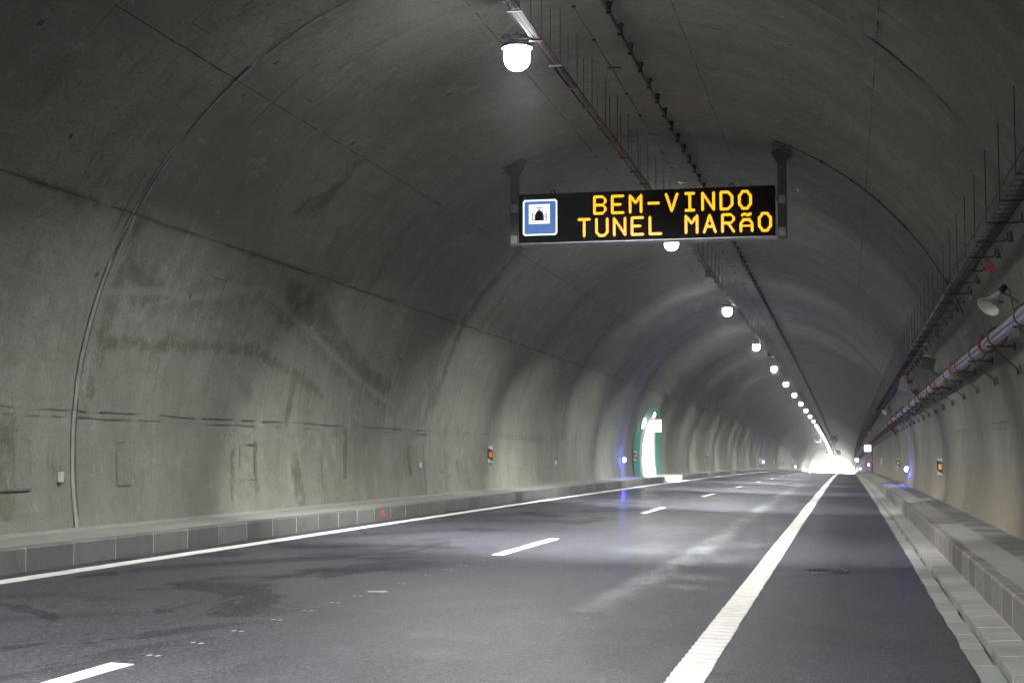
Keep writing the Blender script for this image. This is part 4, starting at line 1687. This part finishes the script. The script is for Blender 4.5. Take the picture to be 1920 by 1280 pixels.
def make_fan():
    r = empty('jet_fan', (0, 0, 0))
    m = MB()
    prof = [(.47, -1.9), (.52, -1.95), (.62, -1.9), (.64, -1.7), (.60, -1.3), (.60, 1.3), (.64, 1.7), (.62, 1.9), (.52, 1.95), (.47, 1.9), (.45, 0), (.47, -1.9)]
    m.lathe(prof, 28, Matrix.Rotation(R(-90), 3, 'X'))
    m.build('casing', M['fan'], r, True)
    m = MB()
    m.lathe([(.001, -1.2), (.12, -1.15), (.19, -.9), (.19, .9), (.12, 1.15), (.001, 1.2)], 18, Matrix.Rotation(R(-90), 3, 'X'))
    m.build('hub', M['fan_dark'], r, True)
    m = MB()
    for k in range(10):
        a = 6.283 * k / 10
        rot = Matrix.Rotation(a, 3, 'Y') @ Matrix.Rotation(R(35), 3, 'Z')
        m.box(Matrix.Rotation(a, 3, 'Y') @ Vector((.31, -.8, 0)), (.27, .015, .10), rot)
    m.build('blades', M['fan_dark'], r)
    for yy in (-1.1, 1.1):
        m = MB()
        for s in (-1, 1):
            m.tube([(s * .36, yy, .48), (s * .62, yy, .95)], .03, 6)
            m.box((s * .62, yy, .96), (.16, .2, .03))
        m.tube([(0, yy, .6), (0, yy, 1.15)], .02, 6)
        m.build('bracket', M['fan_dark'], r)
    return r


fan = make_fan()
i = 0
for y, zz in ((270, 5.95), (390, 6.1)):
    for x in (-4.95, -2.2):
        o = fan if i == 0 else copy_tree(fan)
        o.location = P(x, y, zz)
        tag(o, ('nearer' if y == 270 else 'farther') + (' left' if x < -4 else ' right') + ' round jet fan hung under the vault near the exit', 'jet fan', 'jet fans in pairs under the vault')
        i += 1

# ------------------------------------------------------------------ outside: portals, ground, hills
for yy, s, lab in ((Y1, 1, 'concrete wall round the far tunnel mouth'), (Y0, -1, 'concrete wall round the near tunnel mouth behind the viewer')):
    m = MB()
    n = 48
    inn_, ou = [], []
    for k in range(n + 1):
        v = VA + (VB - VA) * k / n
        a, c = wall(v, 0), None
        inn_.append(a)
        t = math.pi - v / RR
        ou.append((CX + 16 * math.cos(t), CZ + 11 * math.sin(t) if math.sin(t) > 0 else CZ + RR * math.sin(t)))
    for k in range(n):
        for off in (0, 1.2 * s):
            y_ = yy + off
            m.face([P(*[inn_[k][0], yy, inn_[k][1]]) + Vector((0, off, 0)), P(inn_[k + 1][0], yy, inn_[k + 1][1]) + Vector((0, off, 0)),
                    P(ou[k + 1][0], yy, ou[k + 1][1]) + Vector((0, off, 0)), P(ou[k][0], yy, ou[k][1]) + Vector((0, off, 0))])
        m.face([P(inn_[k][0], yy, inn_[k][1]), P(inn_[k + 1][0], yy, inn_[k + 1][1]), P(inn_[k + 1][0], yy, inn_[k + 1][1]) + Vector((0, 1.2 * s, 0)), P(inn_[k][0], yy, inn_[k][1]) + Vector((0, 1.2 * s, 0))])
    o = m.build('portal_wall', M['portal'])
    tag(o, lab, 'portal wall')

b = MB()
gy = [-600, -300, -120, -60, -30, 0] + list(range(40, 900, 40)) + [1000, 1300]
gx = [-900, -400, -150, -60, -20, 20, 60, 150, 400, 900]
i0 = 0
for y in gy:
    for x in gx:
        yy = min(y, 900)
        b.v.append((x, y, zc(yy) - .45))
for j in range(len(gy) - 1):
    for i in range(len(gx) - 1):
        a = j * len(gx) + i
        b.f.append((a, a + 1, a + 1 + len(gx), a + len(gx)))
        b.mi.append(0)
tag(b.build('ground', M['earth']), kind='structure')

b = MB()
r_ = np.random.RandomState(11)
n, mrow = 90, 8
for j in range(mrow):
    for i in range(n):
        a = 2 * math.pi * i / n
        rad = 700 + 140 * j
        h = (j / (mrow - 1)) ** 1.1 * (110 + 60 * math.sin(a * 3 + 1) + 35 * math.sin(a * 7 + .4) + r_.uniform(-14, 14)) if j else -30
        b.v.append((CX + rad * math.sin(a), 200 + rad * 1.15 * math.cos(a), h - 26))
for j in range(mrow - 1):
    for i in range(n):
        a, c = j * n + i, j * n + (i + 1) % n
        b.f.append((a, c, c + n, a + n))
        b.mi.append(0)
tag(b.build('hills', M['hill'], None, True), kind='structure')


# ------------------------------------------------------------------ thin haze added to spread a glow round the lamps and exit
hz = MB()
ya, yb = Y0 - 3, 560.0
za, zb = -14.0, 8.6
hz.box((CX, (ya + yb) / 2, (za + zb) / 2), (60, yb - ya, zb - za))
hm = bpy.data.materials.new('haze')
hm.use_nodes = True
hm.node_tree.nodes.clear()
pv = hm.node_tree.nodes.new('ShaderNodeVolumePrincipled')
pv.inputs['Color'].default_value = (.9, .9, .92, 1)
pv.inputs['Density'].default_value = 0.0010
pv.inputs['Anisotropy'].default_value = 0.92
ho = hm.node_tree.nodes.new('ShaderNodeOutputMaterial')
hm.node_tree.links.new(pv.outputs[0], ho.inputs['Volume'])
tag(hz.build('haze', hm), kind='stuff')
